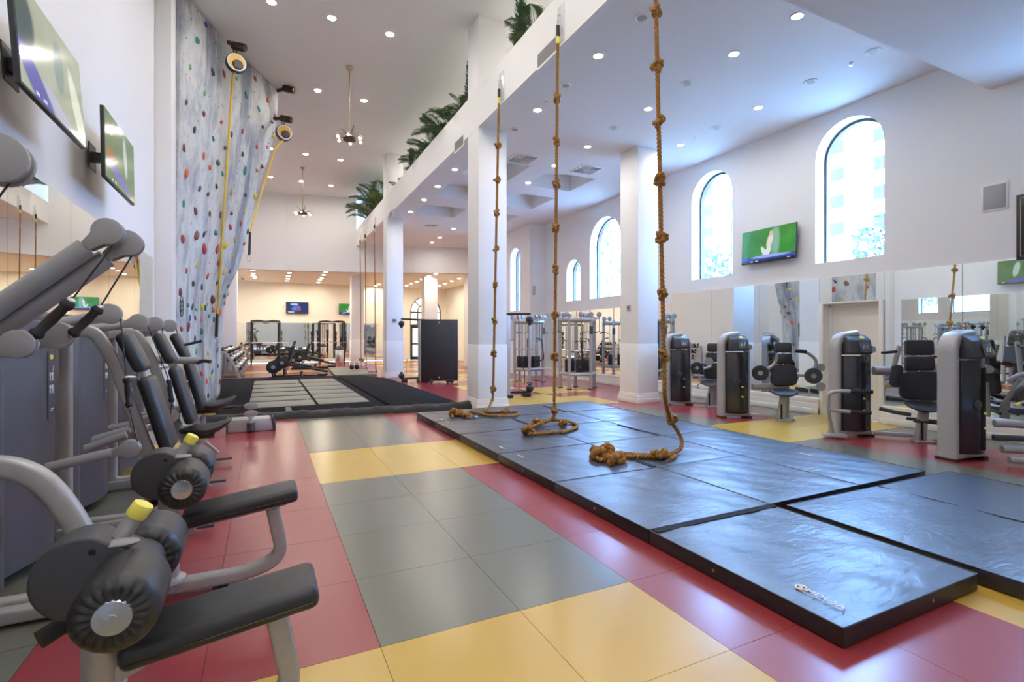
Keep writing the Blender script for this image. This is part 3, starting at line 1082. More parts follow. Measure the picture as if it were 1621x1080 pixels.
# ------------------------------------------------------------------ gym mats under the near ropes
def vinyl(name, col, rough, bump=.55, spec=.6):
    m = mat(name, col, rough, spec=spec)
    nt, b = nodes_of(m)
    tc = nt.nodes.new('ShaderNodeNewGeometry')
    mp = nt.nodes.new('ShaderNodeMapping')
    mp.inputs['Rotation'].default_value = (0, 0, .7)
    mp.inputs['Scale'].default_value = (1, 2.6, 1)
    nt.links.new(tc.outputs['Position'], mp.inputs[0])
    n = nt.nodes.new('ShaderNodeTexNoise')
    n.inputs['Scale'].default_value = 5
    n.inputs['Detail'].default_value = 6
    n.inputs['Distortion'].default_value = 1.2
    nt.links.new(mp.outputs[0], n.inputs['Vector'])
    n2 = nt.nodes.new('ShaderNodeTexNoise')
    n2.inputs['Scale'].default_value = 1.4
    n2.inputs['Detail'].default_value = 3
    nt.links.new(tc.outputs['Position'], n2.inputs['Vector'])
    ad = nt.nodes.new('ShaderNodeMath')
    ad.operation = 'MULTIPLY_ADD'
    ad.inputs[1].default_value = .8
    nt.links.new(n2.outputs[0], ad.inputs[0])
    nt.links.new(n.outputs[0], ad.inputs[2])
    bp = nt.nodes.new('ShaderNodeBump')
    bp.inputs['Strength'].default_value = bump
    bp.inputs['Distance'].default_value = .015
    nt.links.new(ad.outputs[0], bp.inputs['Height'])
    nt.links.new(bp.outputs[0], b.inputs['Normal'])
    return m


VINYL = vinyl('black_vinyl_blue_sheen', (0.017, 0.023, 0.040), .36, .48, 1.0)  # black vinyl; blue of the reflected sky is partly put into its base colour
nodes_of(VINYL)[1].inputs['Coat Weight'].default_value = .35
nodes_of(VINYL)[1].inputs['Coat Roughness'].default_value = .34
VINYLS = vinyl('black_mat_side', (0.016, 0.014, 0.014), .45, .2)
VELCRO = mat('black_velcro', (0.008, 0.008, 0.012), .9)
ML = text_mesh('MDUSA', .085, .0006, 1.05)
MHT = .105
mxs = [2.48, 3.775, 5.02, 6.16]
mys = [1.49, 2.865, 4.20, 5.51, 6.83, 8.0, 9.12]
ords = ('front', 'second', 'third', 'fourth', 'fifth', 'rearmost')


def gym_mat(x0, x1, y0, y1, label, velcro=None, letter=None, rz=0.0, fold=False, grommets=()):
    cx, cy = (x0 + x1) / 2, (y0 + y1) / 2
    root = thing('gym_mat', label, 'mat', (cx, cy, 0), rz, 'black folding gym mats under the ropes')
    wx, wy = (x1 - x0) / 2 - .004, (y1 - y0) / 2 - .004
    g = G()
    n = 18
    top = []
    rr = random.Random(int(cx * 100 + cy * 7))
    ph = [rr.uniform(0, 6) for _ in range(6)]
    for i in range(n + 1):
        row = []
        for j in range(n + 1):
            u, v = -1 + 2 * i / n, -1 + 2 * j / n
            x, y = u * wx, v * wy
            e = min(1, (1 - abs(u)) * 6) * min(1, (1 - abs(v)) * 6)
            z = MHT + e * (.004 * math.sin(9 * x + 5 * y + ph[0]) * math.sin(7 * y - 4 * x + ph[1]) + .003 * math.sin(21 * (x + .6 * y) + ph[2])) - (1 - e) * .004
            row.append(g.bm.verts.new((x, y, z)))
        top.append(row)
    for i in range(n):
        for j in range(n):
            g.bm.faces.new((top[i][j], top[i + 1][j], top[i + 1][j + 1], top[i][j + 1]))
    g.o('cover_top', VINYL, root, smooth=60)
    g = G()
    g.b2(-wx, wx, -wy, wy, .004, MHT - .006)
    g.o('cover_side', VINYLS, root, bevel=.008)
    for s in (-1, 1):
        pass
    loop = [(-wx, -wy, MHT - .004), (wx, -wy, MHT - .004), (wx, wy, MHT - .004), (-wx, wy, MHT - .004), (-wx, -wy, MHT - .004)]
    G().tube(fillet(loop, .02, 3), .005, 6).o('piping', VINYLS, root)
    if velcro == 'y':
        G().b2(-wx + .02, wx - .02, wy - .07, wy - .005, MHT - .004, MHT + .004).o('velcro_flap', VELCRO, root, smooth=0)
    if velcro == 'x':
        G().b2(wx - .07, wx - .005, -wy + .02, wy * .4, MHT - .004, MHT + .004).o('velcro_flap', VELCRO, root, smooth=0)
    if fold:
        G().b2(.0, .012, -wy + .01, wy - .01, MHT - .003, MHT + .003).o('fold_seam', VELCRO, root, smooth=0)
    for gx, gy, fc in grommets:
        if fc == 'x':
            M = Matrix.Translation((-wx - .001, gy, .055)) @ Matrix.Rotation(-PI / 2, 4, 'Y')
        else:
            M = Matrix.Translation((gx, -wy - .001, .055)) @ Matrix.Rotation(PI / 2, 4, 'X')
        G().lathe([(.004, .001), (.006, .003), (.011, .002), (.011, 0)], 12, M).o('grommet', GOLD, root)
    if letter:
        lx, ly, a, k = letter
        o = bpy.data.objects.new('lettering', ML)
        COL.objects.link(o)
        o.parent = root
        o.location = (lx, ly, MHT + .0105)
        o.rotation_euler = (0, 0, a)
        o.scale = (k, k, 1)
        if not ML.materials:
            ML.materials.append(PAPERW)
    return root, wx, wy


for r in range(6):
    for c in range(3):
        if r == 0 and c > 0:
            continue
        kw = {}
        if r == 0:
            kw = dict(velcro='y', letter=(-.49, -.38, -PI / 2, .72), grommets=((0, .1, 'x'), (.15, 0, 'y')))
        elif c == 0:
            kw = dict(grommets=((0, 0, 'x'),))
            if r in (2, 3):
                kw['letter'] = (-.5, .45 if r == 2 else -.35, -PI / 2, .55)
            if r in (4, 5):
                kw['letter'] = (-.5, .5 if r == 4 else -.4, -PI / 2, .5)
        if c == 1 and r in (3, 5):
            kw['velcro'] = 'x'
        if c == 0 and r in (2, 4):
            kw['velcro'] = 'x'
        if c == 1 and r == 1:
            kw['velcro'] = None
        if r == 1 and c == 2:
            kw['letter'] = (.1, .4, -PI / 2, .5)
        lab = ('black vinyl gym mat nearest the camera with white lettering' if r == 0 else
               'black gym mat in the %s row, %s column' % (ords[r], ('left', 'middle', 'right')[c]))
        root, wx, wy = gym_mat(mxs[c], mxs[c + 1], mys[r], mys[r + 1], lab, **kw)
        if r == 0:
            # round emblem beside the letters, strap line under them
            g = G()
            M = Matrix.Translation((-.47, -.35, MHT + .009))
            g.tube([M @ Vector((.026 * math.cos(2 * PI * i / 16), .026 * math.sin(2 * PI * i / 16), 0)) for i in range(17)], .005, 6)
            g.tube([M @ Vector((.022 * math.sin(t * .4), .022 * t, 0)) for t in (-1, -.5, 0, .5, 1)], .005, 6)
            g.tube([M @ Vector((.022 * t, .006 * math.sin(t * 3), 0)) for t in (-1, -.5, 0, .5, 1)], .005, 6)
            g.o('emblem', PAPERW, root)
            G().b2(-.505, -.502, -.60, -.33, MHT + .008, MHT + .0095).o('underline', PAPERW, root, smooth=0)
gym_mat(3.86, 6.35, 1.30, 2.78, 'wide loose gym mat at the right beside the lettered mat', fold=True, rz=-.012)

# ------------------------------------------------------------------ climbing ropes
def rope_prof(r, n=12):
    return [(r * (1 + .20 * math.cos(3 * a)) * math.cos(a), r * (1 + .20 * math.cos(3 * a)) * math.sin(a)) for a in [2 * PI * i / n for i in range(n)]]


def resample(pts, step):
    pts = [Vector(p) for p in pts]
    # Catmull-Rom
    dense = []
    for i in range(len(pts) - 1):
        p0, p1, p2, p3 = pts[max(0, i - 1)], pts[i], pts[i + 1], pts[min(len(pts) - 1, i + 2)]
        n = max(2, int((p2 - p1).length / step * 2))
        for k in range(n):
            t = k / n
            dense.append(.5 * (2 * p1 + (p2 - p0) * t + (2 * p0 - 5 * p1 + 4 * p2 - p3) * t * t + (3 * p1 - p0 - 3 * p2 + p3) * t ** 3))
    dense.append(pts[-1])
    out = [dense[0]]
    acc = 0
    for a, b in zip(dense[:-1], dense[1:]):
        acc += (b - a).length
        if acc >= step:
            out.append(b)
            acc = 0
    return out


KNOT_R = .024
kn = None
def knot_mesh(r, m):
    g = G()
    pts = []
    s = r * .92
    for i in range(73):
        t = 2 * PI * i / 72
        pts.append(Vector((s * (math.sin(t) + 2 * math.sin(2 * t)), s * (math.cos(t) - 2 * math.cos(2 * t)), s * -1.1 * math.sin(3 * t))))
    g.tube(pts, r, prof=rope_prof(r, 9), twist=-50)
    return g.o('knot', m, smooth=50)


def climbing_rope(label, pts, knots, r=.021, m=ROPE, step=.013, group=None, fixture=True, twist=-48, bundle=()):
    base = Vector((pts[-1][0], pts[-1][1], 0))
    base = Vector((pts[0][0], pts[0][1], 0))
    root = thing('climbing_rope', label, 'rope', base, 0, group)
    L = [Vector(p) - base for p in pts]
    g = G()
    g.tube(resample(L, step), r, prof=rope_prof(r), twist=twist)
    g.o('strands', m, root, smooth=50)
    for k in knots:
        o = knot_mesh(r, m)
        o.parent = root
        o.location = Vector(k) - base
        o.rotation_euler = (PI / 2 + random.uniform(-.5, .5), random.uniform(-.6, .6), random.uniform(0, 3))
    for k, s in bundle:
        o = knot_mesh(r * s, m)
        o.parent = root
        o.location = Vector(k) - base
        o.rotation_euler = (random.uniform(-.6, .6), random.uniform(-.6, .6), random.uniform(0, 3))
    if fixture:
        t = L[0]
        wx = XF - base.x
        pl = G().b2(wx - .012, wx - .001, t.y - .09, t.y + .09, t.z - .12, t.z + .42).o('wall_plate', mat('clear_plate', (.70, .72, .74), .2), root, bevel=.004)
        G().tube([(wx, t.y, t.z + .26), (t.x, t.y, t.z + .26), (t.x, t.y, t.z + .17)], .008, 6).o('hook', STEEL, root)
        G().tube([t + Vector((0, .022 * math.cos(a), .13 + .045 * math.sin(a))) for a in [2 * PI * i / 12 for i in range(13)]], .007, 6).o('shackle', STEEL, root)
        G().cyl(t + Vector((0, 0, -.10)), t + Vector((0, 0, .10)), r * 1.25, n=12).o('end_sleeve', BLACK, root)
        G().cyl(t + Vector((0, 0, -.16)), t + Vector((0, 0, -.06)), r * 1.3, n=12).o('yellow_band', YELLOW, root)
    return root


def hang(p_top, p_bot, rows):
    """points between a top and a bottom anchor at given image rows"""
    out = []
    for y in rows:
        lo_, hi_ = 0.0, 1.0
        for _ in range(40):
            t = (lo_ + hi_) / 2
            q = p_top.lerp(p_bot, t)
            dep = q.x * SA + q.y * CA
            if HOR - F_PX * (q.z - CAM_H) / dep < y:
                lo_ = t
            else:
                hi_ = t
        out.append(p_top.lerp(p_bot, t))
    return out


zr = MHT + .026
XRP = XF - .06


def drop(top, land, hh):
    """straight hang from the fixture to hh above the landing point"""
    return top.lerp(land, (top.z - hh) / (top.z - land.z))


# rope 1 (farthest of the three)
top = atx(790, 150, XRP)
land = atz(780, 647, zr)
mid = drop(top, land, .55)
low = [drop(top, land, .30) + Vector((-.02, 0, 0)), atz(774, 645, zr + .06)] + [atz(px, py, zr) for px, py in ((768, 652), (800, 652), (820, 653), (812, 658), (775, 658), (745, 652), (730, 657), (718, 653), (716, 661))]
ks = hang(top, mid, [231, 285, 337, 395, 451, 508, 560]) + [drop(top, land, .50)]
climbing_rope('knotted climbing rope hanging in front of the near pillar', [top, top.lerp(mid, .5), mid] + low, ks, .021, bundle=((atz(722, 654, zr + .03), 1.7), (atz(738, 658, zr + .01), 1.2), (atz(800, 651, zr + .02), 1.1)))
e = thing('rope_end_cap', 'small blue and white taped rope end on the mat by the rope', 'rope end', atz(752, 661, MHT + .014), .5)
G().cyl((-.05, 0, .008), (.0, 0, .008), .018, n=12).o('blue_tape', mat('blue_tape', (.02, .05, .25), .5), e)
G().cyl((.0, 0, .008), (.05, 0, .008), .018, n=12).o('pale_tape', mat('pale_tape', (.7, .6, .4), .6), e)
# rope 2
top = atx(883, 52, XRP)
land = atz(877, 674, zr)
mid = drop(top, land, .50)
low = [drop(top, land, .26) + Vector((-.03, -.01, 0)), atz(864, 668, zr + .07), atz(850, 673, zr + .03)] + [atz(px, py, zr) for px, py in ((832, 678), (850, 671), (880, 668), (905, 669), (913, 676), (895, 683), (870, 685), (845, 687), (836, 686))]
low[4].z = low[5].z = zr + .03
ks = hang(top, mid, [155, 224, 291, 360, 427, 499, 565]) + [drop(top, land, .38)]
climbing_rope('knotted climbing rope in the middle, coiled on the mats', [top, top.lerp(mid, .5), mid] + low, ks, .022, bundle=((atz(837, 683, zr + .02), 1.5), (atz(850, 667, zr + .05), 1.0), (atz(892, 670, zr + .03), 1.0)))
# rope 3 (nearest)
top = atx(1037, -40, XRP)
land = atz(1055, 735, zr)
mid = drop(top, land, 1.25)
low = [drop(top, land, .85) + Vector((.02, .02, 0)), atz(1063, 666, .50), atz(1073, 683, .34), atz(1079, 699, .22), atz(1074, 713, zr + .015)] + [atz(px, py, zr) for px, py in ((1050, 720), (1010, 720), (965, 716), (945, 719), (950, 728), (985, 723), (1030, 723), (1068, 721), (1060, 727))]
ks = hang(top, mid, [17, 105, 193, 285, 376, 465]) + [drop(top, land, 1.30), atz(1063, 663, .52)]
climbing_rope('nearest knotted climbing rope, trailing across the mats', [top, top.lerp(mid, .5), mid] + low, ks, .022, bundle=((atz(951, 717, zr + .03), 2.0), (atz(972, 727, zr + .01), 1.7), (atz(1044, 721, zr + .01), 1.4)))
# three far ropes
for i, (px, pt, pb, tail) in enumerate(((570, 384, 573, (568, 578)), (578, 375, 577, (574, 582)), (592.5, 360, 584, (590, 592)))):
    top = atx(px, pt, XF - .05)
    b = Vector((top.x + .05, top.y, .35))
    zz = .13
    e = Vector((top.x + .05, top.y - .15, zz))
    climbing_rope(('leftmost plain rope among the far three', 'middle plain rope among the far three', 'rightmost plain rope among the far three')[i] + ' by the far pillar', [top, top.lerp(b, .5), b, e, e + Vector((-.35, -.2, 0)), e + Vector((-.15, -.45, 0))], [], .022, ROPEF, .05, 'far ropes by the pillar', twist=-30, bundle=((e + Vector((0, 0, .3)), 1.6),) if i == 0 else ())

# ------------------------------------------------------------------ mats at the foot of the climbing wall
TAN = vinyl('grey_tan_mat', (0.185, 0.18, 0.145), .5, .25)
CARP = mat('black_carpet', (0.010, 0.010, 0.011), .95, spec=.15, noise=.15, nscale=60, bump=.3, bscale=300)
def slab_mat(poly, z0, z1, name, m, parent, bev=.02):
    return G().prism(poly, z0, z1).o(name, m, parent, bevel=bev)
root = thing('landing_mat', 'large landing mat with tan panels and black border below the climbing wall', 'mat', (0.5, 14.5, 0))
def loc(pts):
    return [(p[0] - .5, p[1] - 14.5) for p in pts]
slab_mat(loc([(-1.0, 10.3), (2.25, 10.15), (2.25, 19.0), (-1.3, 19.3), (-1.3, 14.9), (-1.0, 14.8)]), 0.002, .09, 'black_border', CARP, root, .03)
ys = [11.05, 12.0, 12.95, 13.95, 15.0, 16.2, 17.6]
for k in range(6):
    for (a, b) in ((-.30, .93), (.98, 2.0)):
        s = .012 * ((k * 3 + (1 if a > 0 else 0)) % 3)
        slab_mat(loc([(a, ys[k] + .012), (b, ys[k] + .012), (b, ys[k + 1] - .012), (a, ys[k + 1] - .012)]), .09, .105 + s * .5, 'tan_panel', TAN, root, .006)
for k in range(1, 6):
    sh = .12 * (k % 2)
    for a, b in ((-.30, .93 - sh), (.98 - sh, 2.0)):
        G().b2(a - .5, b - .5, ys[k] - .014 - 14.5, ys[k] + .014 - 14.5, .10, .1145).o('panel_seam', VELCRO, root, smooth=0)
for k, y in enumerate((12.4, 13.3, 14.2)):
    G().b2(-1.0 - .5, -.32 - .5, y - 14.5, y + .012 - 14.5, .088, .094).o('border_seam', VELCRO, root, smooth=0)
G().b2(.35 - .5, .45 - .5, 10.25 - 14.5, 10.95 - 14.5, .088, .1).o('join_flap', DRUM, root)
r2 = thing('carpet_mat', 'black carpet covered mat sloping beside the pillars right of the landing mat', 'mat', (3, 14, 0))
g = G()
pts = [(2.3, 10.1), (3.72, 9.98), (3.72, 17.0), (3.2, 18.9), (2.3, 18.9)]
slab_mat([(x - 3, y - 14) for x, y in pts], .002, .085, 'carpet_top', CARP, r2, .03)
r3 = thing('vinyl_cover', 'crumpled black vinyl edge along the front of the landing mat', 'mat', (2, 10, 0))
g = G()
N = 70
pr = []
for i in range(N + 1):
    t = i / N
    x = -1.0 + 4.95 * t
    y = 10.22 - .28 * t
    wob = .012 * math.sin(i * 1.7) + .012 * math.sin(i * .6 + 1)
    lift = .05 * max(0, (t - .9) / .1) ** 1.5
    pr.append([(x, y - .17 + wob, .004), (x, y - .15 + wob, .05 + lift * .5), (x, y - .06 + wob * .5, .105 + wob + lift), (x, y + .05, .118 + wob * .6 + lift), (x, y + .14, .10)])
vs = [[g.bm.verts.new((p[0] - 2, p[1] - 10, p[2])) for p in row] for row in pr]
for i in range(N):
    for j in range(4):
        g.bm.faces.new((vs[i][j], vs[i + 1][j], vs[i + 1][j + 1], vs[i][j + 1]))
g.o('vinyl_skirt', vinyl('black_skirt_vinyl', (.008, .008, .009), .5, .4, .3), r3, smooth=60)
r4 = thing('platform_mat', 'low grey platform mat under the far three ropes', 'mat', (3, 21, 0))
for k, (a, b) in enumerate(((19.0, 20.6), (20.62, 22.2), (22.22, 23.8))):
    slab_mat([(-.75 + .1 * k, a - 21), (.7, a - 21), (.7, b - 21), (-.70 + .1 * k, b - 21)], .002, .11, 'mat_panel', TAN, r4, .015)

# ------------------------------------------------------------------ televisions
def screen_mat(name, kind):
    m = bpy.data.materials.new(name)
    m.use_nodes = True
    nt = m.node_tree
    b = nt.nodes['Principled BSDF']
    b.inputs['Base Color'].default_value = (.01, .01, .01, 1)
    b.inputs['Roughness'].default_value = .12
    tc = nt.nodes.new('ShaderNodeTexCoord')
    sep = nt.nodes.new('ShaderNodeSeparateXYZ')
    nt.links.new(tc.outputs['Object'], sep.inputs[0])
    def math_(op, a, b_=None, c=None):
        n = nt.nodes.new('ShaderNodeMath')
        n.operation = op
        for i, v in enumerate((a, b_, c)):
            if v is None:
                continue
            if isinstance(v, (int, float)):
                n.inputs[i].default_value = v
            else:
                nt.links.new(v, n.inputs[i])
        return n.outputs[0]
    def mix(f, a, c):
        n = nt.nodes.new('ShaderNodeMix')
        n.data_type = 'RGBA'
        nt.links.new(f, n.inputs['Factor'])
        for s, v in (('A', a), ('B', c)):
            if isinstance(v, tuple):
                n.inputs[s].default_value = (*v, 1)
            else:
                nt.links.new(v, n.inputs[s])
        return n.outputs['Result']
    U, V = sep.outputs['X'], sep.outputs['Z']         # screen spans -1..1 by -.56...56 in object units
    def blob(cx, cy, rx, ry, rot=0.0, soft=.25):
        du, dv = math_('SUBTRACT', U, cx), math_('SUBTRACT', V, cy)
        cr, sr = math.cos(rot), math.sin(rot)
        a = math_('ADD', math_('MULTIPLY', du, cr), math_('MULTIPLY', dv, sr))
        c = math_('SUBTRACT', math_('MULTIPLY', dv, cr), math_('MULTIPLY', du, sr))
        d = math_('ADD', math_('POWER', math_('ABSOLUTE', math_('DIVIDE', a, rx)), 2), math_('POWER', math_('ABSOLUTE', math_('DIVIDE', c, ry)), 2))
        n = nt.nodes.new('ShaderNodeMapRange')
        n.inputs['From Min'].default_value = 1 + soft
        n.inputs['From Max'].default_value = 1 - soft
        nt.links.new(d, n.inputs[0])
        return n.outputs[0]
    noi = nt.nodes.new('ShaderNodeTexNoise')
    noi.inputs['Scale'].default_value = 2.2
    nt.links.new(tc.outputs['Object'], noi.inputs['Vector'])
    if kind == 'sport':
        c = mix(noi.outputs[0], (.012, .10, .012), (.06, .42, .05))
        c = mix(blob(.28, .08, .16, .5, 0, .5), c, (.22, .45, .33))
        c = mix(blob(-.02, -.28, .10, .24, -.55), c, (.75, .78, .8))
        c = mix(blob(-.12, -.24, .07, .22, .5), c, (.7, .75, .8))
        c = mix(blob(.08, .12, .10, .26, -.25), c, (.8, .7, .68))
        c = mix(blob(.12, .36, .06, .09), c, (.6, .5, .4))
        low = math_('LESS_THAN', V, -.36)
        c = mix(low, c, (.03, .07, .35))
        c = mix(blob(.1, -.38, .7, .05), c, (.3, .4, .9))
        low2 = math_('LESS_THAN', V, -.48)
        c = mix(low2, c, (.01, .012, .05))
    elif kind == 'room':
        c = mix(noi.outputs[0], (.30, .32, .20), (.50, .55, .45))
        c = mix(blob(-.9, .15, .35, .35), c, (.05, .09, .09))
        c = mix(blob(.75, -.2, .16, .5, .5), c, (.75, .78, .66))
        c = mix(blob(-.55, -.42, .6, .16, -.5), c, (.10, .10, .40))
        c = mix(blob(.1, -.45, .5, .1, -.3), c, (.45, .48, .6))
        c = mix(blob(.15, .1, .16, .3), c, (.25, .33, .30))
    elif kind == 'pitch':
        c = mix(noi.outputs[0], (.06, .15, .05), (.16, .24, .12))
        c = mix(blob(.3, .1, .12, .35, .2), c, (.45, .52, .5))
        c = mix(blob(-.7, .28, .22, .08), c, (.42, .16, .03))
        c = mix(blob(-.7, -.12, .22, .10), c, (.36, .14, .03))
        c = mix(blob(-.1, -.36, .8, .10, -.15), c, (.14, .14, .42))
    else:
        c = mix(noi.outputs[0], (.005, .006, .04), (.02, .05, .22))
        c = mix(blob(-.1, -.05, .4, .22, .2, .5), c, (.10, .20, .75))
        c = mix(blob(-.25, .32, .35, .10), c, (.5, .6, .95))
        c = mix(blob(.1, -.15, .25, .12, -.4), c, (.45, .08, .05))
        c = mix(blob(-.55, -.42, .3, .05), c, (.7, .75, .9))
    nt.links.new(c, b.inputs['Emission Color'])
    b.inputs['Emission Strength'].default_value = .75
    return m


SCR = {k: screen_mat('screen_' + k, k) for k in ('sport', 'room', 'pitch', 'blue')}
def tv(label, c, w, rot, kind, mount=.12):
    """local: x width, -y toward the viewer, z up"""
    root = thing('television', label, 'television', c)
    root.rotation_euler = rot
    h = w * .565
    G().b2(-w / 2, w / 2, 0, .035, -h / 2, h / 2).o('bezel', BLACK, root, bevel=.006)
    s = G().b2(-.985, .985, -.004, .004, -.545, .545).o('screen', SCR[kind], root, smooth=0)
    s.scale = (w / 2, 1, w / 2)
    s.location = (0, 0, .006)
    G().b2(-w * .32, w * .32, .03, .058, -h * .32, h * .25).o('back_cover', BLACK, root, bevel=.01)
    g = G().b2(-.04, .04, .055, mount, -.05, .05)
    g.b2(-.12, .12, mount - .012, mount, -.14, .14)
    g.o('wall_mount', BLACKM, root)
    # ticker marks along the foot of the picture
    g = G()
    for x in (-.32, -.22, .36):
        g.b2(x * w, x * w + w * .05, -.006, -.0045, -h * .455, -h * .425)
    g.o('ticker', PAPERW, root, smooth=0)
    return root


# left wall: facing +X
tv('large television on the left wall at the top left corner', (-1.44, 4.98, 3.50), 1.32, (math.radians(-4), 0, PI / 2), 'room', .26)
tv('smaller television on the left wall nearer the climbing wall', (-1.46, 7.05, 3.47), 1.28, (math.radians(-1), 0, PI / 2), 'pitch', .26)
a, b = atx(1175, 390, XR - .12), atx(1262, 385, XR - .12)
tv('television between the two arched windows showing green sport', (XR - .14, (a.y + b.y) / 2, 3.41), 1.27, (math.radians(-3), 0, -PI / 2 - .0), 'sport', .12)
p = aty(470.5, 487.5, YE - .1)
tv('television with blue picture on the far cream wall', (p.x, YE - .13, p.z), 1.18, (0, 0, 0), 'blue')
p = aty(549, 489.5, YE - .1)
tv('television with green picture half hidden behind the far pillar', (p.x + .1, YE - .13, p.z), 1.1, (0, 0, 0), 'sport')

# wall speaker, thermostat boxes, poster, notice board
p = atx(1575, 312, XR)
s = thing('wall_speaker', 'square grey speaker grille flush in the right wall', 'speaker', (XR, p.y, p.z))
G().b2(-.016, 0, -.155, .155, -.20, .20).o('frame', TRIM, s, bevel=.006)
G().b2(-.02, -.014, -.13, .13, -.175, .175).o('grille', VENTG, s, bevel=.002)
p = atx(846, 460, XJ)
s = thing('wall_speaker', 'small grey speaker grille on the far right wall', 'speaker', (XJ, p.y, p.z))
G().b2(-.016, 0, -.15, .15, -.2, .2).o('frame', TRIM, s, bevel=.006)
G().b2(-.02, -.014, -.13, .13, -.175, .175).o('grille', VENTG, s)
p = atx(1621, 357, XR)
s = thing('notice_board', 'black framed notice board with gold lettering at the right edge', 'notice board', (XR, p.y - .48, 3.03))
G().b2(-.04, -.002, -.55, .55, -.46, .46).o('board', BLACK, s, bevel=.006)
g = G()
for s_ in (-1, 1):
    g.b2(-.046, -.04, s_ * .50 - .004, s_ * .50 + .004, -.41, .41)
    g.b2(-.046, -.04, -.50, .50, s_ * .41 - .004, s_ * .41 + .004)
g.o('gold_border', GOLD, s)
g = G()
for k in range(11):
    z = .34 - k * .06
    w = .36 - .1 * ((k * 7) % 3)
    g.b2(-.043, -.04, -w, w, z - .008, z + .008)
g.o('text_lines', mat('gold_print', (.5, .4, .2), .5), s, smooth=0)
for px, col, lab in ((617.5, 'C2', 'small grey thermostat on the far pillar'), (996, 'CR', 'small grey thermostat on the right pillar')):
    if col == 'C2':
        p = aty(624, 508, C2[2] - .01)
        o = G().b2(-.08, .08, -.03, 0, -.07, .07)
    else:
        p = atx(996, 488, CR[0] - .002)
        o = G().b2(-.03, 0, -.05, .05, -.07, .07)
    r_ = thing('thermostat', lab, 'thermostat', p)
    o.o('case', VENTG, r_, bevel=.008)
    if col == 'C2':
        G().b2(-.05, .05, -.035, -.03, -.01, .04).o('display', DRUM, r_)
    else:
        G().b2(-.035, -.03, -.03, .03, -.01, .04).o('display', DRUM, r_)
p = atz(385, 441.5, ZS)
s = thing('security_camera', 'small dome security camera under the far soffit', 'camera', (p.x, min(p.y, 29.5), ZS))
G().lathe([(.09, 0), (.09, -.04), (.06, -.05)], 16).o('base', TRIM, s)
G().ell((0, 0, -.05), (.06, .06, .06), 14, 8).o('dome', BLACK, s)
p = aty(733, 495, 23.6)
s = thing('notice_board', 'grey green notice board behind the tall black panel', 'notice board', (XJ, 22.6, p.z))
G().b2(-.03, -.002, -.5, .5, -.45, .45).o('board', mat('board_green', (.10, .12, .09), .7), s, bevel=.006)
G().b2(-.034, -.03, .1, .3, .1, .35).o('note', PAPERW, s, smooth=0)

# ------------------------------------------------------------------ planting on the balcony
LEAF = mat('palm_leaf', (0.055, 0.115, 0.035), .45, noise=.35, nscale=3)
LEAF2 = mat('yellow_green_leaf', (0.20, 0.24, 0.05), .45, noise=.3, nscale=3)
LEAF3 = mat('dark_conifer', (0.03, 0.085, 0.035), .6)
STEM = mat('palm_stem', (.13, .11, .05), .7)
def frond_mesh(L, k, seed, m, width=.34):
    rr = random.Random(seed)
    g = G()
    pts = []
    for i in range(11):
        t = i / 10
        pts.append(Vector((L * t * (1 - .18 * t), 0, L * (.75 * t - k * t * t))))
    g.tube(pts, .012, 5, rs=[1.3 - t * .11 for t in range(11)])
    for i in range(18):
        t = .18 + .8 * i / 17
        a = min(9, int(t * 10))
        p = pts[a].lerp(pts[a + 1], t * 10 - a)
        tan = (pts[a + 1] - pts[a]).normalized()
        ln = width * math.sin(PI * min(1, t * .85 + .12)) * rr.uniform(.8, 1.1)
        for s in (-1, 1):
            d = (tan * .75 + Vector((0, s, -.12 - .2 * t))).normalized()
            side = d.cross(Vector((0, 0, 1))).normalized() * .018
            q = p + d * ln
            mid = p + d * ln * .5 + Vector((0, 0, .01))
            g.face([p, mid + side, q, mid - side])
    o = g.o('frond', m, smooth=0)
    me = o.data
    bpy.data.objects.remove(o)
    return me
FR = [frond_mesh(.95, .55, 1, LEAF), frond_mesh(.8, .8, 2, LEAF), frond_mesh(1.1, .75, 3, LEAF), frond_mesh(.7, .5, 4, LEAF2, .3)]
def palm(y, n, s, label, kinds=(0, 1, 2), seed=0):
    rr = random.Random(seed)
    root = thing('palm_plant', label, 'plant', (XF + .30 + rr.uniform(-.04, .04), y, ZT - .12), 0, 'plants in the balcony planter')
    G().tube([(0, 0, 0), (.01, .02, .15 * s), (0, 0, .32 * s)], .03, 7).o('stem', STEM, root)
    for i in range(n):
        me = FR[kinds[i % len(kinds)]]
        o = bpy.data.objects.new('frond', me)
        COL.objects.link(o)
        o.parent = root
        o.location = (0, 0, rr.uniform(.1, .3) * s)
        o.rotation_euler = (rr.uniform(-.15, .15), rr.uniform(-.75, .1), i * 2.4 + rr.uniform(-.3, .3))
        k = s * rr.uniform(.75, 1.1)
        o.scale = (k, k, k)
def cypress(y, h, label, seed):
    rr = random.Random(seed)
    root = thing('conifer_plant', label, 'plant', (XF + .32, y, ZT - .12), 0, 'plants in the balcony planter')
    G().cyl((0, 0, 0), (0, 0, h * .9), .025, .01, 7).o('stem', STEM, root)
    g = G()
    for _ in range(int(700 * h)):
        t = rr.random()
        a = rr.uniform(0, 2 * PI)
        r_ = (.17 * (1 - t * .75)) * math.sqrt(rr.random())
        p = Vector((r_ * math.cos(a), r_ * math.sin(a), .05 + t * h))
        d = Vector((math.cos(a) * .6, math.sin(a) * .6, .8)).normalized() * .09
        s = Vector((-math.sin(a), math.cos(a), 0)) * .014
        g.face([p, p + d * .5 + s, p + d, p + d * .5 - s])
    g.o('foliage', LEAF3, root, smooth=0)['kind'] = 'stuff'
XP_ = XF + .3
def ypx(px, py):
    return atx(px, py, XP_).y
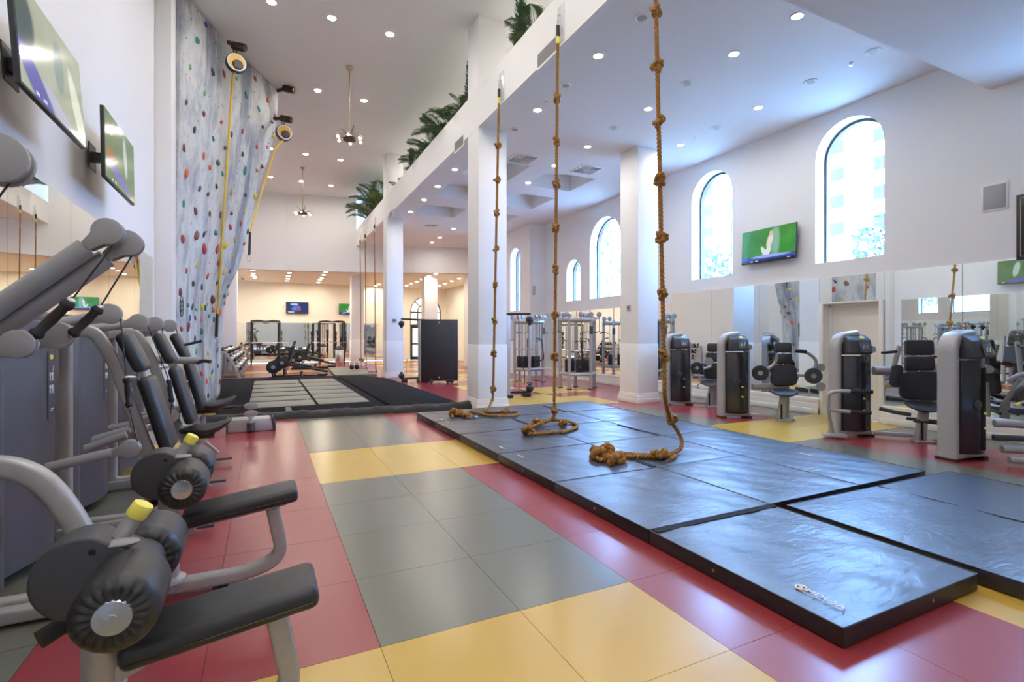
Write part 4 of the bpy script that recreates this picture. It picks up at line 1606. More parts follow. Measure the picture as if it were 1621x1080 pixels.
for i, (px, py, n, s, kinds, lab) in enumerate((
        (848, 52, 14, .75, (0, 1, 2), 'palm at the near end of the balcony planter above the second rope'),
        (736, 155, 12, .85, (0, 2, 1), 'palm just beyond the near pillar in the balcony planter'),
        (716, 180, 14, 1.0, (2, 0, 1), 'tallest arching palm in the balcony planter'),
        (700, 200, 14, .95, (2, 0, 1), 'second arching palm in the balcony planter'),
        (686, 217, 12, .9, (1, 0), 'dense palm midway along the balcony planter'),
        (673, 232, 12, .9, (0, 1), 'small palm beside the conifer in the balcony planter'),
        (660, 248, 12, .9, (0, 2), 'loose palm left of the conifer in the balcony planter'),
        (632, 292, 9, .7, (3,), 'yellowish spiky plant by the far pillar of the balcony'),
        (601, 322, 18, 1.5, (0, 3, 2), 'bushy palm beyond the far pillar on the balcony'),
        (593, 334, 18, 1.5, (2, 0, 3), 'broad bushy palm near the far end of the balcony planter'),
        (585, 345, 18, 1.4, (2, 0, 3), 'bushy palm at the far end of the balcony planter'))):
    palm(ypx(px, py), n, s, lab, kinds, i + 3)
cypress(ypx(823, 55), 1.45, 'narrow dark conifer beside the near upper pillar', 1)
cypress(ypx(743, 140), 1.25, 'narrow dark conifer just beyond the near upper pillar', 2)
cypress(ypx(651, 262), .95, 'narrow dark conifer midway along the balcony planter', 3)
# ------------------------------------------------------------------ left row of cable machines
def housing(parent, c, r=.085, direction=(-1, 0, -.3), th=.05, name='pulley_housing', m=SILVER2, twin=True):
    """rounded flat pulley housing in the XZ plane with a short neck toward `direction`"""
    d = Vector(direction).normalized()
    a0 = math.atan2(d.z, d.x)
    out = []
    for i in range(21):
        a = a0 + .62 + (2 * PI - 1.24) * i / 20
        out.append((r * math.cos(a), r * (1.0) * math.sin(a)))
    n = Vector((-math.sin(a0), math.cos(a0)))
    e = Vector((math.cos(a0), math.sin(a0))) * r * 1.75
    out += [tuple(e - n * r * .38), tuple(e + n * r * .38)]
    M = Matrix.Translation(Vector(c)) @ XZ
    g = G()
    if twin:
        g.prism(out, -th * .62, -th * .22, M)
        g.prism(out, th * .22, th * .62, M)
    else:
        g.prism(out, -th / 2, th / 2, M)
    o = g.o(name, m, parent, bevel=.006)
    if twin:
        G().prism([(x * .86, y * .86) for x, y in out[:21]], -th * .2, th * .2, M).o('pulley_wheel', BLACK, o)
    return o


def grip(parent, a, b, r=.020):
    a, b = Vector(a), Vector(b)
    d = (b - a)
    pts = [a + d * t for t in (0, .08, .12, .2, .5, .8, .88, .92, 1)]
    o = G().tube(pts, r, 12, rs=[1.0, 1.35, 1.35, .95, 1.08, .95, 1.35, 1.35, 1.0]).o('handle_grip', GRIP, parent)
    for p in (a, b):
        G().ell(p, (r * .8, r * .8, r * .8), 10, 6).o('handle_cap', STEEL, o)
    return o


def cable(parent, *pts):
    return G().tube(pts, .0045, 6).o('cable', BLACK, parent)


TWZ = 1.60
def tower(root, with_info=True):
    def panel(y0, y1, x=-1.30, ch=(.05, .05), top=TWZ):
        g = G()
        g.prism([(-1.70, y0), (-1.70, y1), (x - .015, y1), (x, y1 - .02), (x, y1 - ch[1]), (x - ch[0], y0)], .07, top)
        return g.o('shroud_panel', SHROUD, root, bevel=.022, seg=3)
    panel(-1.20, -1.06, -1.32, (.03, .08))
    panel(-.95, -.40, -1.29, (.10, .23))
    panel(-.30, -.11, -1.35, (.05, .10))
    for y0, y1, xs in ((-1.06, -.95, -1.40), (-.40, -.30, -1.44)):
        G().b2(-1.68, xs, y0 - .01, y1 + .01, .10, TWZ - .12).o('slot', VOID, root, smooth=0)
    st = G()
    for k in range(16):
        st.b2(-1.60, -1.405, -1.05, -.955, .14 + k * .026, .161 + k * .026)
    st.o('weight_plates', BLACKM, root, smooth=0)
    G().lathe([(.0, .02), (.014, .018), (.016, 0)], 12, Matrix.Translation((-1.395, -1.0, .42)) @ Matrix.Rotation(PI / 2, 4, 'Y')).o('selector_pin', YELLOW, root)
    # top cover
    G().b2(-1.70, -1.36, -1.18, -.14, TWZ - .03, TWZ + .07).o('top_cover', SHROUD, root, bevel=.045, seg=4)
    # silver upright with foot
    G().tube(fillet([(-1.36, .0, 1.50), (-1.36, .0, .06), (-.86, .0, .06)], .08), .04, prof=rrect(.075, .10, .02, 3), up=(0, 1, 0)).o('upright', SILVER, root)
    if with_info:
        dxy = Vector((0, 1, 0))
        nrm = Vector((1, 0, 0))
        c = Vector((-1.29, -.51, 1.17)) + nrm * .001
        R = Matrix((dxy, Vector((0, 0, 1)), nrm)).transposed().to_4x4()
        M = Matrix.Translation(c) @ R
        ip = G().prism(rrect(.105, .46, .012, 3), 0, .006, M).o('info_plate', mat('blue_grey_plate', (.07, .075, .10), .4), root)
        G().prism([(.03 * math.cos(2 * PI * i / 16), .19 + .018 * math.sin(2 * PI * i / 16)) for i in range(16)], .006, .008, M).o('yellow_logo', YELLOW, ip, smooth=0)
        g = G()
        for rr_ in (.055, -.03):
            for cc in (-.025, .012):
                g.tube([M @ Vector((cc + .010 * math.cos(a), rr_ + .022 + .010 * math.sin(a), .0075)) for a in [2 * PI * i / 10 for i in range(11)]], .0025, 5)
                g.tube([M @ Vector((cc, rr_ + .012, .0075)), M @ Vector((cc - .006, rr_ - .012, .0075)), M @ Vector((cc + .012, rr_ - .022, .0075))], .003, 5)
            for q in range(5):
                g.box(M @ Vector((.036, rr_ + .025 - q * .012, .0075)), (.003, .008, .006))
        for w, z in ((.05, -.155), (.022, -.168)):
            g.tube([M @ Vector((-w / 2, z, .0075)), M @ Vector((w / 2, z, .0075))], .003, 5)
        for q in range(3):
            g.tube([M @ Vector((.02, .125 - q * .012, .0075)), M @ Vector((.036, .125 - q * .012, .0075))], .0025, 5)
        g.o('pictograms', PAPERW, ip, smooth=0)


STY = [2.30, 3.60, 4.90, 6.20, 7.50]
slab_lab = ['cable machine with padded rollers and plank bench nearest the camera', 'second cable machine with padded rollers, plank bench and raised arms', 'cable machine with tall upholstered backrest beside the second roller bench',
            'middle backrest cable machine with black saddle seat', 'farthest backrest cable machine, with press lever pointing at the climbing wall']
stations = []
for i, y in enumerate(STY):
    r_ = thing('cable_machine', slab_lab[i], 'exercise machine', (0, y, 0), 0, 'cable machines along the left mirror')
    tower(r_, True)
    stations.append(r_)


def pleated_roller(root, x, z, y0, y1, r):
    """padded roller along Y with gathered ends"""
    g = G()
    n = 60
    prof = [(.045, -.012, 0), (.055, -.004, 1), (.075, -.010, 1), (.092, -.002, .7), (r * .985, .016, .3), (r, .035, 0)]
    rings = []
    for rr_, dz, w in prof:
        rings.append((rr_, y0 + dz, w))
    for rr_, dz, w in reversed(prof):
        rings.append((rr_, y1 - dz, w))
    vs = []
    for rr_, yy, w in rings:
        s = 1 if yy < (y0 + y1) / 2 else -1
        vs.append([g.bm.verts.new((x + rr_ * math.cos(2 * PI * k / n), yy + s * w * .005 * math.cos(20 * 2 * PI * k / n), z + rr_ * math.sin(2 * PI * k / n))) for k in range(n)])
    for a in range(len(vs) - 1):
        for k in range(n):
            g.bm.faces.new((vs[a][k], vs[a][(k + 1) % n], vs[a + 1][(k + 1) % n], vs[a + 1][k]))
    g.bm.faces.new(vs[0])
    g.bm.faces.new(list(reversed(vs[-1])))
    o = g.o('roller_pad', LEATHER, root, smooth=60)
    M = Matrix.Translation((x, y0, z)) @ Matrix.Rotation(PI / 2, 4, 'X')
    G().lathe([(.0, .017), (.012, .017), (.013, .014), (.048, .012), (.052, .006), (.050, 0)], 28, M).o('chrome_cap', STEEL, o)
    G().tube([(x, y0 + .03, z + r + .001), (x, y1 - .03, z + r + .001)], .002, 5).o('stitching', BLACK, o)
    return o


def roller_bench(root, dy):
    """parts of the roller and plank bench, dy from the station's upright"""
    T = lambda x, y, z: (x, y + dy, z)
    G().tube(fillet([T(-1.36, 0, .055), T(-.10, 0, .055), T(.10, 0, .12), T(.04, 0, .43)], .13, 8), .04, prof=rrect(.085, .075, .018, 3), up=(0, 1, 0)).o('floor_rail', SILVER, root)
    G().b2(-.28, -.20, dy - .03, dy + .03, 0, .02).o('rubber_foot', RUBBERB, root)
    # plank pad
    R = Matrix.Rotation(-.135, 4, 'Y')
    c = Vector(T(-.125, .0, .485))
    pad = G().box(c, (.62, .27, .085), R).o('plank_pad', LEATHER, root, bevel=.032, seg=4)
    G().tube([c + R @ Vector(p) for p in ((-.29, -.136, -.012), (.28, -.136, -.012), (.30, -.11, -.012), (.30, .11, -.012), (.28, .136, -.012), (-.29, .136, -.012))], .0025, 5).o('stitching', BLACK, pad)
    G().box(Vector(T(-.14, 0, .43)), (.52, .12, .022), R).o('pad_plate', SILVER, root)
    G().tube([T(-.38, 0, .385), T(-.50, 0, .33)], .03, prof=rrect(.05, .06, .012, 2), up=(0, 1, 0)).o('pad_arm', SILVER, root)
    G().cyl(T(-.50, 0, .05), T(-.50, 0, .62), .052, n=20).o('post', SILVER, root)
    G().lathe([(.052, 0), (.09, 0), (.085, .015), (.052, .03)], 20, Matrix.Translation(T(-.50, 0, .09))).o('post_collar', SILVER, root)
    # drum: two circles hulled
    pts = []
    c0, r0, c1, r1 = (-.535, .715), .135, (-.40, .70), .075
    for k in range(17):
        a = PI * .42 + PI * 1.1 * k / 16
        pts.append((c0[0] + r0 * math.cos(a), c0[1] + r0 * math.sin(a)))
    for k in range(13):
        a = -PI * .48 + PI * .92 * k / 12
        pts.append((c1[0] + r1 * math.cos(a), c1[1] + r1 * math.sin(a)))
    M = Matrix.Translation((0, dy, 0)) @ XZ
    dr = G().prism(pts, -.075, .075, M).o('drum', DRUM, root, bevel=.012, seg=3)
    G().lathe([(0, .002), (.010, .002), (.010, 0)], 12, Matrix.Translation(T(-.505, -.076, .80)) @ Matrix.Rotation(PI / 2, 4, 'X')).o('bolt_hole', VOID, dr)
    G().ell(T(-.435, -.05, .808), (.055, .03, .014), 16, 8).o('latch_recess', SILVER2, dr)
    pleated_roller(root, -.395, .69, dy - .33, dy - .085, .112)
    pleated_roller(root, -.395, .69, dy + .085, dy + .33, .112)
    G().cyl(T(-.395, -.1, .69), T(-.395, .1, .69), .03, n=12).o('axle', STEEL, root)
    h = G().cyl(T(-.465, 0, .78), T(-.405, 0, .875), .027, n=16).o('range_lever', SILVER, root)
    G().cyl(T(-.405, 0, .875), T(-.378, 0, .918), .033, n=18).o('yellow_cap', YELLOW, h, bevel=.006)
    G().cyl(T(-.67, .03, .50), T(-.56, .10, .54), .03, n=14).o('rubber_peg', RUBBERB, root)


roller_bench(stations[0], -.15)
roller_bench(stations[1], -.10)
# bent hand rail of the nearest machine
p_ = [(-1.40, .40, 1.00), (-.86, .40, .985), (-.70, .38, .74), (-.60, .34, .42), (-.56, .30, .06)]
G().tube(fillet(p_, .17, 8), .04, prof=rrect(.065, .085, .02, 3), up=(0, 1, 0)).o('bent_rail', SILVER, stations[0])

# arms of the two nearest machines, standing high
s = stations[1]
yo = STY[1]
def P(px, py, y):
    v = aty(px, py, y)
    return Vector((v.x, v.y - yo, v.z))
for (e0, e1, yy) in (((-40, 512), (172, 368), 3.42), ((-40, 548), (203, 386), 3.50)):
    a, b = P(e0[0], e0[1], yy), P(e1[0], e1[1], yy)
    d = (a - b).normalized()
    G().tube([a, b + d * .13], .052, 16).o('upper_arm', SILVER2, s)
    housing(s, b, .072, d, .06)
for (e0, e1, yy) in (((-60, 575), (30, 545), 3.30), ((40, 548), (92, 531), 3.48)):
    a, b = P(e0[0], e0[1], yy), P(e1[0], e1[1], yy)
    d = (a - b).normalized()
    if d.length < .5:
        d = Vector((-1, 0, 0))
    G().tube([a, b + d * .1], .038, 14).o('lower_arm', SILVER2, s)
    housing(s, b, .070, d, .055)
grip(s, P(52, 534, 3.33), P(112, 477, 3.33), .025)
grip(s, P(113, 531, 3.44), P(158, 487, 3.44), .022)
cable(s, P(112, 477, 3.33), P(184, 382, 3.42))
cable(s, P(158, 487, 3.44), P(213, 398, 3.50))
s = stations[0]
yo = STY[0]
b = P(2, 254, 2.75)
G().tube([b + Vector((-.55, 0, .12)), b + Vector((-.1, 0, .03))], .05, 14).o('upper_arm', SILVER2, s)
housing(s, b, .10, (-1, 0, .12), .07)
cable(s, P(20, 283, 2.75), P(-30, 350, 2.75))

# backrest machines
def back_machine(st, dy, seat, seat_c=(-.55, .55)):
    T = lambda x, z, y=0: (x, dy + y, z)
    G().tube(fillet([T(-1.36, 1.50), T(-1.15, 1.56), T(-1.02, 1.30), T(-.83, .66), T(-.70, .38), T(-.78, .08), T(-1.36, .055)], .10, 7), .04, prof=rrect(.05, .085, .015, 3), up=(0, 1, 0)).o('back_frame', SILVER, st)
    def pad(x0, z0, x1, z1, w, th, bev, name):
        a, b = Vector((x0, dy, z0)), Vector((x1, dy, z1))
        d = b - a
        ang = math.atan2(d.x, d.z)
        M = Matrix.Translation((a + b) / 2) @ Matrix.Rotation(ang, 4, 'Y')
        n = Vector((math.cos(ang), 0, -math.sin(ang)))
        g = G()
        g.box((a + b) / 2 + n * (th * .5 + .03), (th, w, d.length), Matrix.Rotation(ang, 4, 'Y'))
        o = g.o(name, LEATHER, st, bevel=bev, seg=4)
        return o
    pad(-.905, 1.20, -1.035, 1.49, .28, .09, .04, 'head_pad')
    pad(-.74, .60, -.895, 1.17, .36, .09, .042, 'back_pad')
    G().cyl(T(-1.0, 1.19), T(-.88, 1.185), .012, n=8).o('pad_bracket', CHROME, st)
    if seat:
        x, z = seat_c
        g = G().ell((0, 0, 0), (.24, .18, .055), 24, 12)
        for v in g.bm.verts:
            v.co.z += .10 * max(0, v.co.x / .24) ** 2 + .05 * (v.co.y / .18) ** 2 * .2
            v.co.y *= 1 - .25 * max(0, v.co.x / .24)
        g.o('saddle_seat', LEATHER, st, smooth=60, loc=T(x, z))
        G().box(T(x - .05, z - .065), (.26, .1, .05)).o('seat_bracket', DRUM, st, bevel=.01)
        G().tube([T(x - .10, z - .08), T(x - .16, .06)], .03, prof=rrect(.06, .05, .01, 2), up=(0, 1, 0)).o('seat_post', SILVER, st)
        G().tube([T(x + .05, .08), T(x - .18, .33)], .02, prof=rrect(.05, .035, .01, 2), up=(0, 1, 0)).o('front_strut', SILVER, st)
        G().b2(x - .1, x + .02, dy - .05, dy + .05, z - .105, z - .085).o('yellow_tag', YELLOW, st)
    G().b2(-.86, -.35, dy - .30, dy - .22, .05, .075).o('foot_plate', DRUM, st, bevel=.008)


back_machine(stations[2], -.15, False)
back_machine(stations[3], -.12, True, (-.55, .54))
back_machine(stations[4], -.40, True, (-.56, .66))
# upper arms with hanging cables and grips, lower arms
def arm_set(si, Yu, pu, Yl, pl, g0, g1):
    global yo
    s = stations[si]
    yo = STY[si]
    u = P(*pu, Yu)
    G().tube([Vector((-1.45, u.y - .06, 1.54)), u + Vector((-.12, 0, -.03))], .036, 14).o('upper_arm', SILVER2, s)
    housing(s, u, .072, (-1, 0, -.22), .05)
    l = P(*pl, Yl)
    G().tube([Vector((-1.40, l.y - .04, l.z - .10)), l + Vector((-.1, 0, -.02))], .034, 14).o('lower_arm', SILVER2, s)
    housing(s, l, .062, (-1, 0, -.22), .045)
    a, b = P(*g0, (Yu + Yl) / 2), P(*g1, (Yu + Yl) / 2)
    grip(s, a, b, .018)
    cable(s, u + Vector((.06, 0, -.02)), a)
    cable(s, b, l + Vector((.05, 0, 0)))


arm_set(2, 4.50, (174, 497), 4.35, (206, 710), (200, 598), (205, 645))
arm_set(3, 5.42, (220, 510), 5.50, (257, 673), (267, 601), (272, 637))
arm_set(3, 6.20, (246, 513), 5.95, (273, 658), (254, 626), (262, 664))
arm_set(4, 7.00, (269, 516), 6.85, (297, 643), (296, 604), (300, 632))
# parallel stub bars
for (x0, y0), (x1, y1), yy, si in (((168, 690), (205, 680), 4.55, 2), ((152, 705), (200, 688), 4.45, 2), ((232, 662), (262, 650), 5.6, 3)):
    s = stations[si]
    yo = STY[si]
    G().tube([P(x0, y0, yy) + Vector((-.06, 0, -.02)), P(x1, y1, yy)], .028, 12).o('stub_bar', SILVER2, s)
# press lever of the farthest machine
s = stations[4]
yo = STY[4]
a, b, c = P(228, 570, 6.75), P(318, 571, 6.75), P(334, 571, 6.72)
G().tube([a, b], .040, 14).o('press_lever', SILVER2, s)
G().tube(fillet([b + Vector((-.04, -.04, -.03)), b + Vector((.02, -.04, 0)), c + Vector((0, -.06, -.01))], .03), .02, 10).o('lever_handle', GRIP, s)
a, b = P(285, 548, 7.1), P(312, 540, 7.1)
G().tube([a, b + Vector((.05, 0, 0))], .016, 10).o('upper_handle', GRIP, s)

# low row foot platform at the end of the line
fp = thing('foot_platform', 'low silver foot platform with two paddle footrests on the red floor', 'exercise machine', (-.20, 9.10, 0))
G().prism([(-.33, 0), (.33, 0), (.33, .07), (.27, .20), (-.33, .20)], -.17, .17, XZ).o('platform_box', SILVER, fp, bevel=.02)
for x in (-.345, .31):
    G().prism([(x, 0), (x + .04, 0), (x + .04, .1), (x - .0, .215), (x - .02, .215)] if x > 0 else [(x, 0), (x + .03, 0), (x + .03, .21), (x, .21)], -.18, .18, XZ).o('end_cap', DRUM, fp, bevel=.006)
G().cyl((.0, -.21, .03), (.0, -.21, .15), .06, n=16).o('footrest_base', DRUM, fp)
G().cyl((.0, -.21, .14), (.0, -.21, .25), .035, n=12).o('footrest_post', SILVER, fp)
for z in (.29, .41):
    G().prism([(.10 * math.cos(a), z + .055 * math.sin(a)) for a in [2 * PI * i / 20 for i in range(20)]], .19, .22, XZ).o('foot_paddle', SILVER2, fp, bevel=.006)
G().tube([(-.33, .05, .10), (-.95, .05, .12)], .035, prof=rrect(.07, .06, .012, 2), up=(0, 1, 0)).o('slide_rail', SILVER, fp)
G().tube([(-1.0, .2, .33), (-.1, .25, .36)], .022, 10).o('pull_bar', BLACKM, fp)
G().tube([(-.8, .2, .34), (-.9, .1, .02)], .025, 10).o('rail_leg', BLACKM, fp)

# ------------------------------------------------------------------ weight machines in front of the right mirror
def weight_tower(root, twist=.33):
    before = set(root.children)
    G().tube(fillet([(-.235, .15, .0), (-.235, .15, 1.36), (-.17, .15, 1.50), (.06, .15, 1.535)], .13, 8), .06, prof=rrect(.09, .22, .04, 5), up=(1, 0, 0)).o('side_frame', SILVER, root, smooth=50)
    G().tube(fillet([(.24, .15, .0), (.24, .15, 1.34), (.17, .15, 1.48), (.05, .15, 1.52)], .12, 8), .04, prof=rrect(.05, .18, .02, 4), up=(1, 0, 0)).o('side_frame', SILVER, root, smooth=50)
    pts = [(-.19, .24), (-.19, .03)] + [(-.18 + .39 * k / 10, .03 - .075 * math.sin(PI * k / 10)) for k in range(11)] + [(.22, .03), (.22, .24)]
    G().prism(pts, .09, 1.20, ).o('shroud', SMOKE, root, bevel=.012)
    G().b2(.035, .075, -.062, -.02, .14, 1.12).o('slot', VOID, root, smooth=0)
    for z in (.40, .58):
        G().lathe([(0, .022), (.015, .02), (.017, 0)], 12, Matrix.Translation((.055, -.06, z)) @ Matrix.Rotation(PI / 2, 4, 'X')).o('selector_pin', YELLOW, root)
    G().lathe([(0, .015), (.05, .013), (.06, 0)], 20, Matrix.Translation((-.03, -.040, .68)) @ Matrix.Rotation(PI / 2, 4, 'X')).o('dial', DRUM, root)
    hd = G().prism([(.12, 1.22), (-.10, 1.24), (-.06, 1.44), (.06, 1.52), (.22, 1.51), (.27, 1.22)], -.17, .17, YZ).o('display_head', DRUM, root, bevel=.02, seg=3)
    R = Matrix.Rotation(-.22, 4, 'X')
    G().box((.045, -.095, 1.335), (.15, .012, .15), R).o('screen', mat('lcd', (.10, .11, .12), .2), hd, bevel=.006)
    for x in (.02, .07):
        g = G()
        g.box((x, -.104, 1.345), (.022, .004, .008), R)
        g.box((x + .008, -.103, 1.36), (.006, .004, .026), R)
        g.box((x - .006, -.106, 1.33), (.006, .004, .026), R)
        g.box((x, -.108, 1.318), (.022, .004, .006), R)
        g.o('digit', PAPERW, hd, smooth=0)
    M = Matrix.Translation((.03, -.048, 1.475)) @ Matrix.Rotation(.95, 4, 'X')
    G().lathe([(.0, .008), (.03, .007), (.033, 0)], 20, M @ Matrix.Diagonal((1.25, .7, 1, 1))).o('yellow_logo', YELLOW, hd)
    G().lathe([(0, .03), (.05, .028), (.055, 0)], 20, Matrix.Translation((.20, -.02, 1.30)) @ Matrix.Rotation(PI / 2, 4, 'X')).o('side_knob', SILVER2, root)
    G().b2(-.27, .26, .04, .26, .03, .09).o('base_bar', SILVER, root, bevel=.015)
    for x in (-.235, .24):
        G().b2(x - .05, x + .05, .03, .27, 0, .03).o('rubber_foot', RUBBERB, root, bevel=.006)
    for c_ in root.children:
        c_.rotation_euler = (0, 0, twist)


def seat_unit(root, x, y, pads, seat_z=.50, big=(.44, .44)):
    # crossbar from tower to seat
    G().tube([(.24, .12, .06), (x, y + .1, .06)], .03, prof=rrect(.06, .05, .012, 2), up=(0, 0, 1)).o('floor_bar', SILVER, root)
    G().prism([(-.10, 0), (.02, 0), (.06, .44), (-.03, .44)], -.055, .055, Matrix.Translation((x - .02, y - .02, .0)) @ Matrix.Rotation(.15, 4, 'Z') @ XZ).o('seat_leg', SILVER, root, bevel=.012)
    G().b2(x - .065, x - .035, y - .085, y - .07, .04, .30).o('leg_slot', VOID, root, smooth=0)
    G().b2(x - .12, x + .12, y - .12, y + .10, 0, .025).o('foot_plate', SILVER, root, bevel=.008)
    G().tube([(x + .09, y + .25, .02), (x + .09, y + .25, .75)], .04, prof=rrect(.10, .06, .015, 2), up=(1, 0, 0)).o('rear_post', SILVER, root)
    G().b2(x - .02, x + .2, y + .05, y + .3, 0, .03).o('rear_foot', SILVER, root, bevel=.008)
    g = G().ell((0, 0, 0), (.23, .20, .05), 24, 10)
    for v in g.bm.verts:
        v.co.z += .5 * v.co.x ** 2 + .2 * v.co.y
    g.o('seat_pad', LEATHER, root, smooth=60, loc=(x, y - .02, seat_z))
    for k, (z0, z1, w) in enumerate(pads):
        M = Matrix.Translation((x + .04, y + .20 + k * .02, (z0 + z1) / 2)) @ Matrix.Rotation(-.10, 4, 'X')
        g = G().prism(rrect(w, z1 - z0, min(.10 if k == 0 else .04, (z1 - z0) / 2.2), 5), -.045, .045, M @ XZ)
        g.o('back_pad', LEATHER, root, bevel=.018, seg=3)
    G().cyl((x + .04, y + .25, pads[0][1] - .1), (x + .04, y + .27, pads[-1][0] + .12), .02, n=10).o('pad_post', STEEL, root)


RZ = -.745
def wpos(px, py):
    return atz(px, py, 0)
def put(label, pl, pr):
    a, b = wpos(*pl), wpos(*pr)
    return thing('weight_machine', label, 'exercise machine', ((a.x + b.x) / 2, (a.y + b.y) / 2, 0), RZ, 'selector weight machines along the right mirror')


def disc(root, c, r, th, m, name, axis='Y', rim=True):
    Rm = Matrix.Rotation(PI / 2, 4, 'X') if axis == 'Y' else Matrix.Rotation(PI / 2, 4, 'Y')
    o = G().lathe([(.0, -th / 2), (r * .9, -th / 2), (r, -th * .3), (r, th * .3), (r * .9, th / 2), (0, th / 2)], 24, Matrix.Translation(c) @ Rm).o(name, m, root)
    if rim:
        G().lathe([(0, -th * .65), (r * .3, -th * .6), (r * .32, 0), (r * .32, 0), (r * .3, th * .6), (0, th * .65)], 16, Matrix.Translation(c) @ Rm).o('hub_cap', SILVER2, o)
    return o


# machine 1: farthest
m1 = put('farthest weight machine beside the right pillar', (1056, 641), (1099, 643))
weight_tower(m1)
seat_unit(m1, .62, -.05, [(.58, .92, .36), (.94, 1.14, .27), (1.16, 1.34, .22)])
disc(m1, (.33, -.06, .82), .13, .05, BLACKM, 'lever_disc')
disc(m1, (.58, .12, .95), .09, .04, SILVER2, 'guide_disc')
G().tube(fillet([(.30, .1, .72), (.42, -.02, .78), (.62, .08, .85)], .05), .03, 12).o('lever_arm', SILVER, m1)
G().tube(fillet([(.36, -.04, .74), (.40, -.06, .5), (.33, -.08, .46), (.36, -.1, .38)], .04), .018, 8).o('hand_grip', SILVER, m1)
G().tube([(.26, .12, .62), (.66, .24, .60)], .05, 14).o('main_beam', SILVER, m1)
# machine 2
m2 = put('weight machine with round lever discs left of the white door', (1142, 661), (1194, 664))
weight_tower(m2)
seat_unit(m2, .74, -.06, [(.60, .98, .42), (1.0, 1.18, .28), (1.20, 1.38, .27)])
disc(m2, (.36, -.08, .84), .14, .05, BLACKM, 'lever_disc')
disc(m2, (.88, .32, .98), .12, .04, BLACKM, 'lever_disc')
disc(m2, (1.22, .0, .80), .14, .06, DRUM, 'lever_disc')
disc(m2, (1.32, -.06, .62), .075, .04, SILVER2, 'guide_disc')
disc(m2, (1.34, .02, .95), .07, .04, SILVER2, 'guide_disc')
G().tube(fillet([(.30, .05, .84), (.50, .02, .90), (.64, .06, 1.02), (.64, .02, 1.18)], .10), .028, 12).o('lever_arm', SILVER, m2)
G().tube(fillet([(1.20, .02, .86), (1.30, .02, 1.06), (1.12, -.02, 1.22), (.92, -.06, 1.24)], .12), .028, 12).o('lever_arm', SILVER, m2)
G().tube([(.92, -.06, 1.24), (1.10, -.03, 1.225)], .034, 12).o('hand_grip', GRIP, m2)
G().ell((.56, -.03, 1.18), (.06, .05, .05), 14, 8).o('elbow_pad', GRIP, m2)
G().tube([(.26, .14, .80), (1.20, .16, .80)], .035, 14).o('cross_tube', SILVER, m2)
G().tube([(.26, .10, .58), (.78, .24, .58)], .055, 14).o('main_beam', SILVER, m2)
G().tube(fillet([(1.0, .05, .46), (1.16, .0, .46), (1.16, .0, .58), (1.02, .04, .60)], .05), .014, 8).o('loop_handle', SILVER, m2)
# machine 3: press with foot rails
m3 = put('weight machine with press handles in front of the white door', (1327, 691), (1388, 694))
weight_tower(m3)
seat_unit(m3, .78, -.10, [(.57, .98, .52), (1.0, 1.20, .36), (1.22, 1.44, .35)])
G().tube(fillet([(-.36, -.14, .06), (-.44, -.22, .36), (-.44, -.22, .66), (-.32, -.22, .70), (-.10, -.22, .70)], .12), .028, 12).o('step_rail', SILVER, m3)
G().tube([(-.16, -.22, .70), (.12, -.22, .70)], .032, 12).o('rail_grip', GRIP, m3)
G().tube([(-.44, -.22, .42), (-.12, -.22, .40)], .026, 12).o('step_rail', SILVER, m3)
G().tube([(-.16, -.22, .40), (.10, -.22, .40)], .032, 12).o('rail_grip', GRIP, m3)
G().b2(-.50, -.20, -.26, -.12, .02, .07).o('rail_base', SILVER, m3, bevel=.012)
G().tube([(.26, .16, .98), (1.3, .30, .98)], .065, 16).o('main_beam', SILVER, m3)
G().tube(fillet([(.42, -.06, .82), (.42, -.10, 1.05), (.48, -.14, 1.36)], .08), .032, 12).o('press_arm', SILVER, m3)
G().tube([(.47, -.13, 1.28), (.24, -.2, 1.26)], .020, 12).o('hand_grip', GRIP, m3)
G().prism(rrect(.13, .32, .05, 4), -.05, .05, Matrix.Translation((.44, -.13, .93)) @ Matrix.Rotation(.12, 4, 'Y') @ XZ).o('arm_pad', LEATHER, m3, bevel=.018)
G().tube(fillet([(1.30, -.10, .80), (1.18, -.12, 1.10), (1.02, -.16, 1.40)], .08), .034, 12).o('press_arm', SILVER, m3)
G().tube([(1.03, -.15, 1.36), (1.36, -.15, 1.30)], .020, 12).o('hand_grip', GRIP, m3)
G().prism(rrect(.12, .30, .05, 4), -.05, .05, Matrix.Translation((1.22, -.18, .92)) @ Matrix.Rotation(-.45, 4, 'Y') @ XZ).o('arm_pad', LEATHER, m3, bevel=.018)
G().tube([(.98, -.02, .42), (1.32, -.08, .85)], .036, 12).o('diagonal_tube', SILVER, m3)
G().tube(fillet([(.46, .22, .80), (.62, .12, .82), (.70, .12, .62)], .1), .03, 12).o('rear_tube', SILVER, m3)
G().tube(fillet([(.28, .0, .44), (.46, -.08, .40), (.62, -.12, .38)], .05), .03, prof=rrect(.05, .09, .015, 2), up=(0, 0, 1)).o('link_arm', DRUM, m3)
for y in (-.16, .06):
    G().tube([(.64, y, .30), (1.06, y, .27)], .022, 10).o('foot_peg', DRUM, m3)
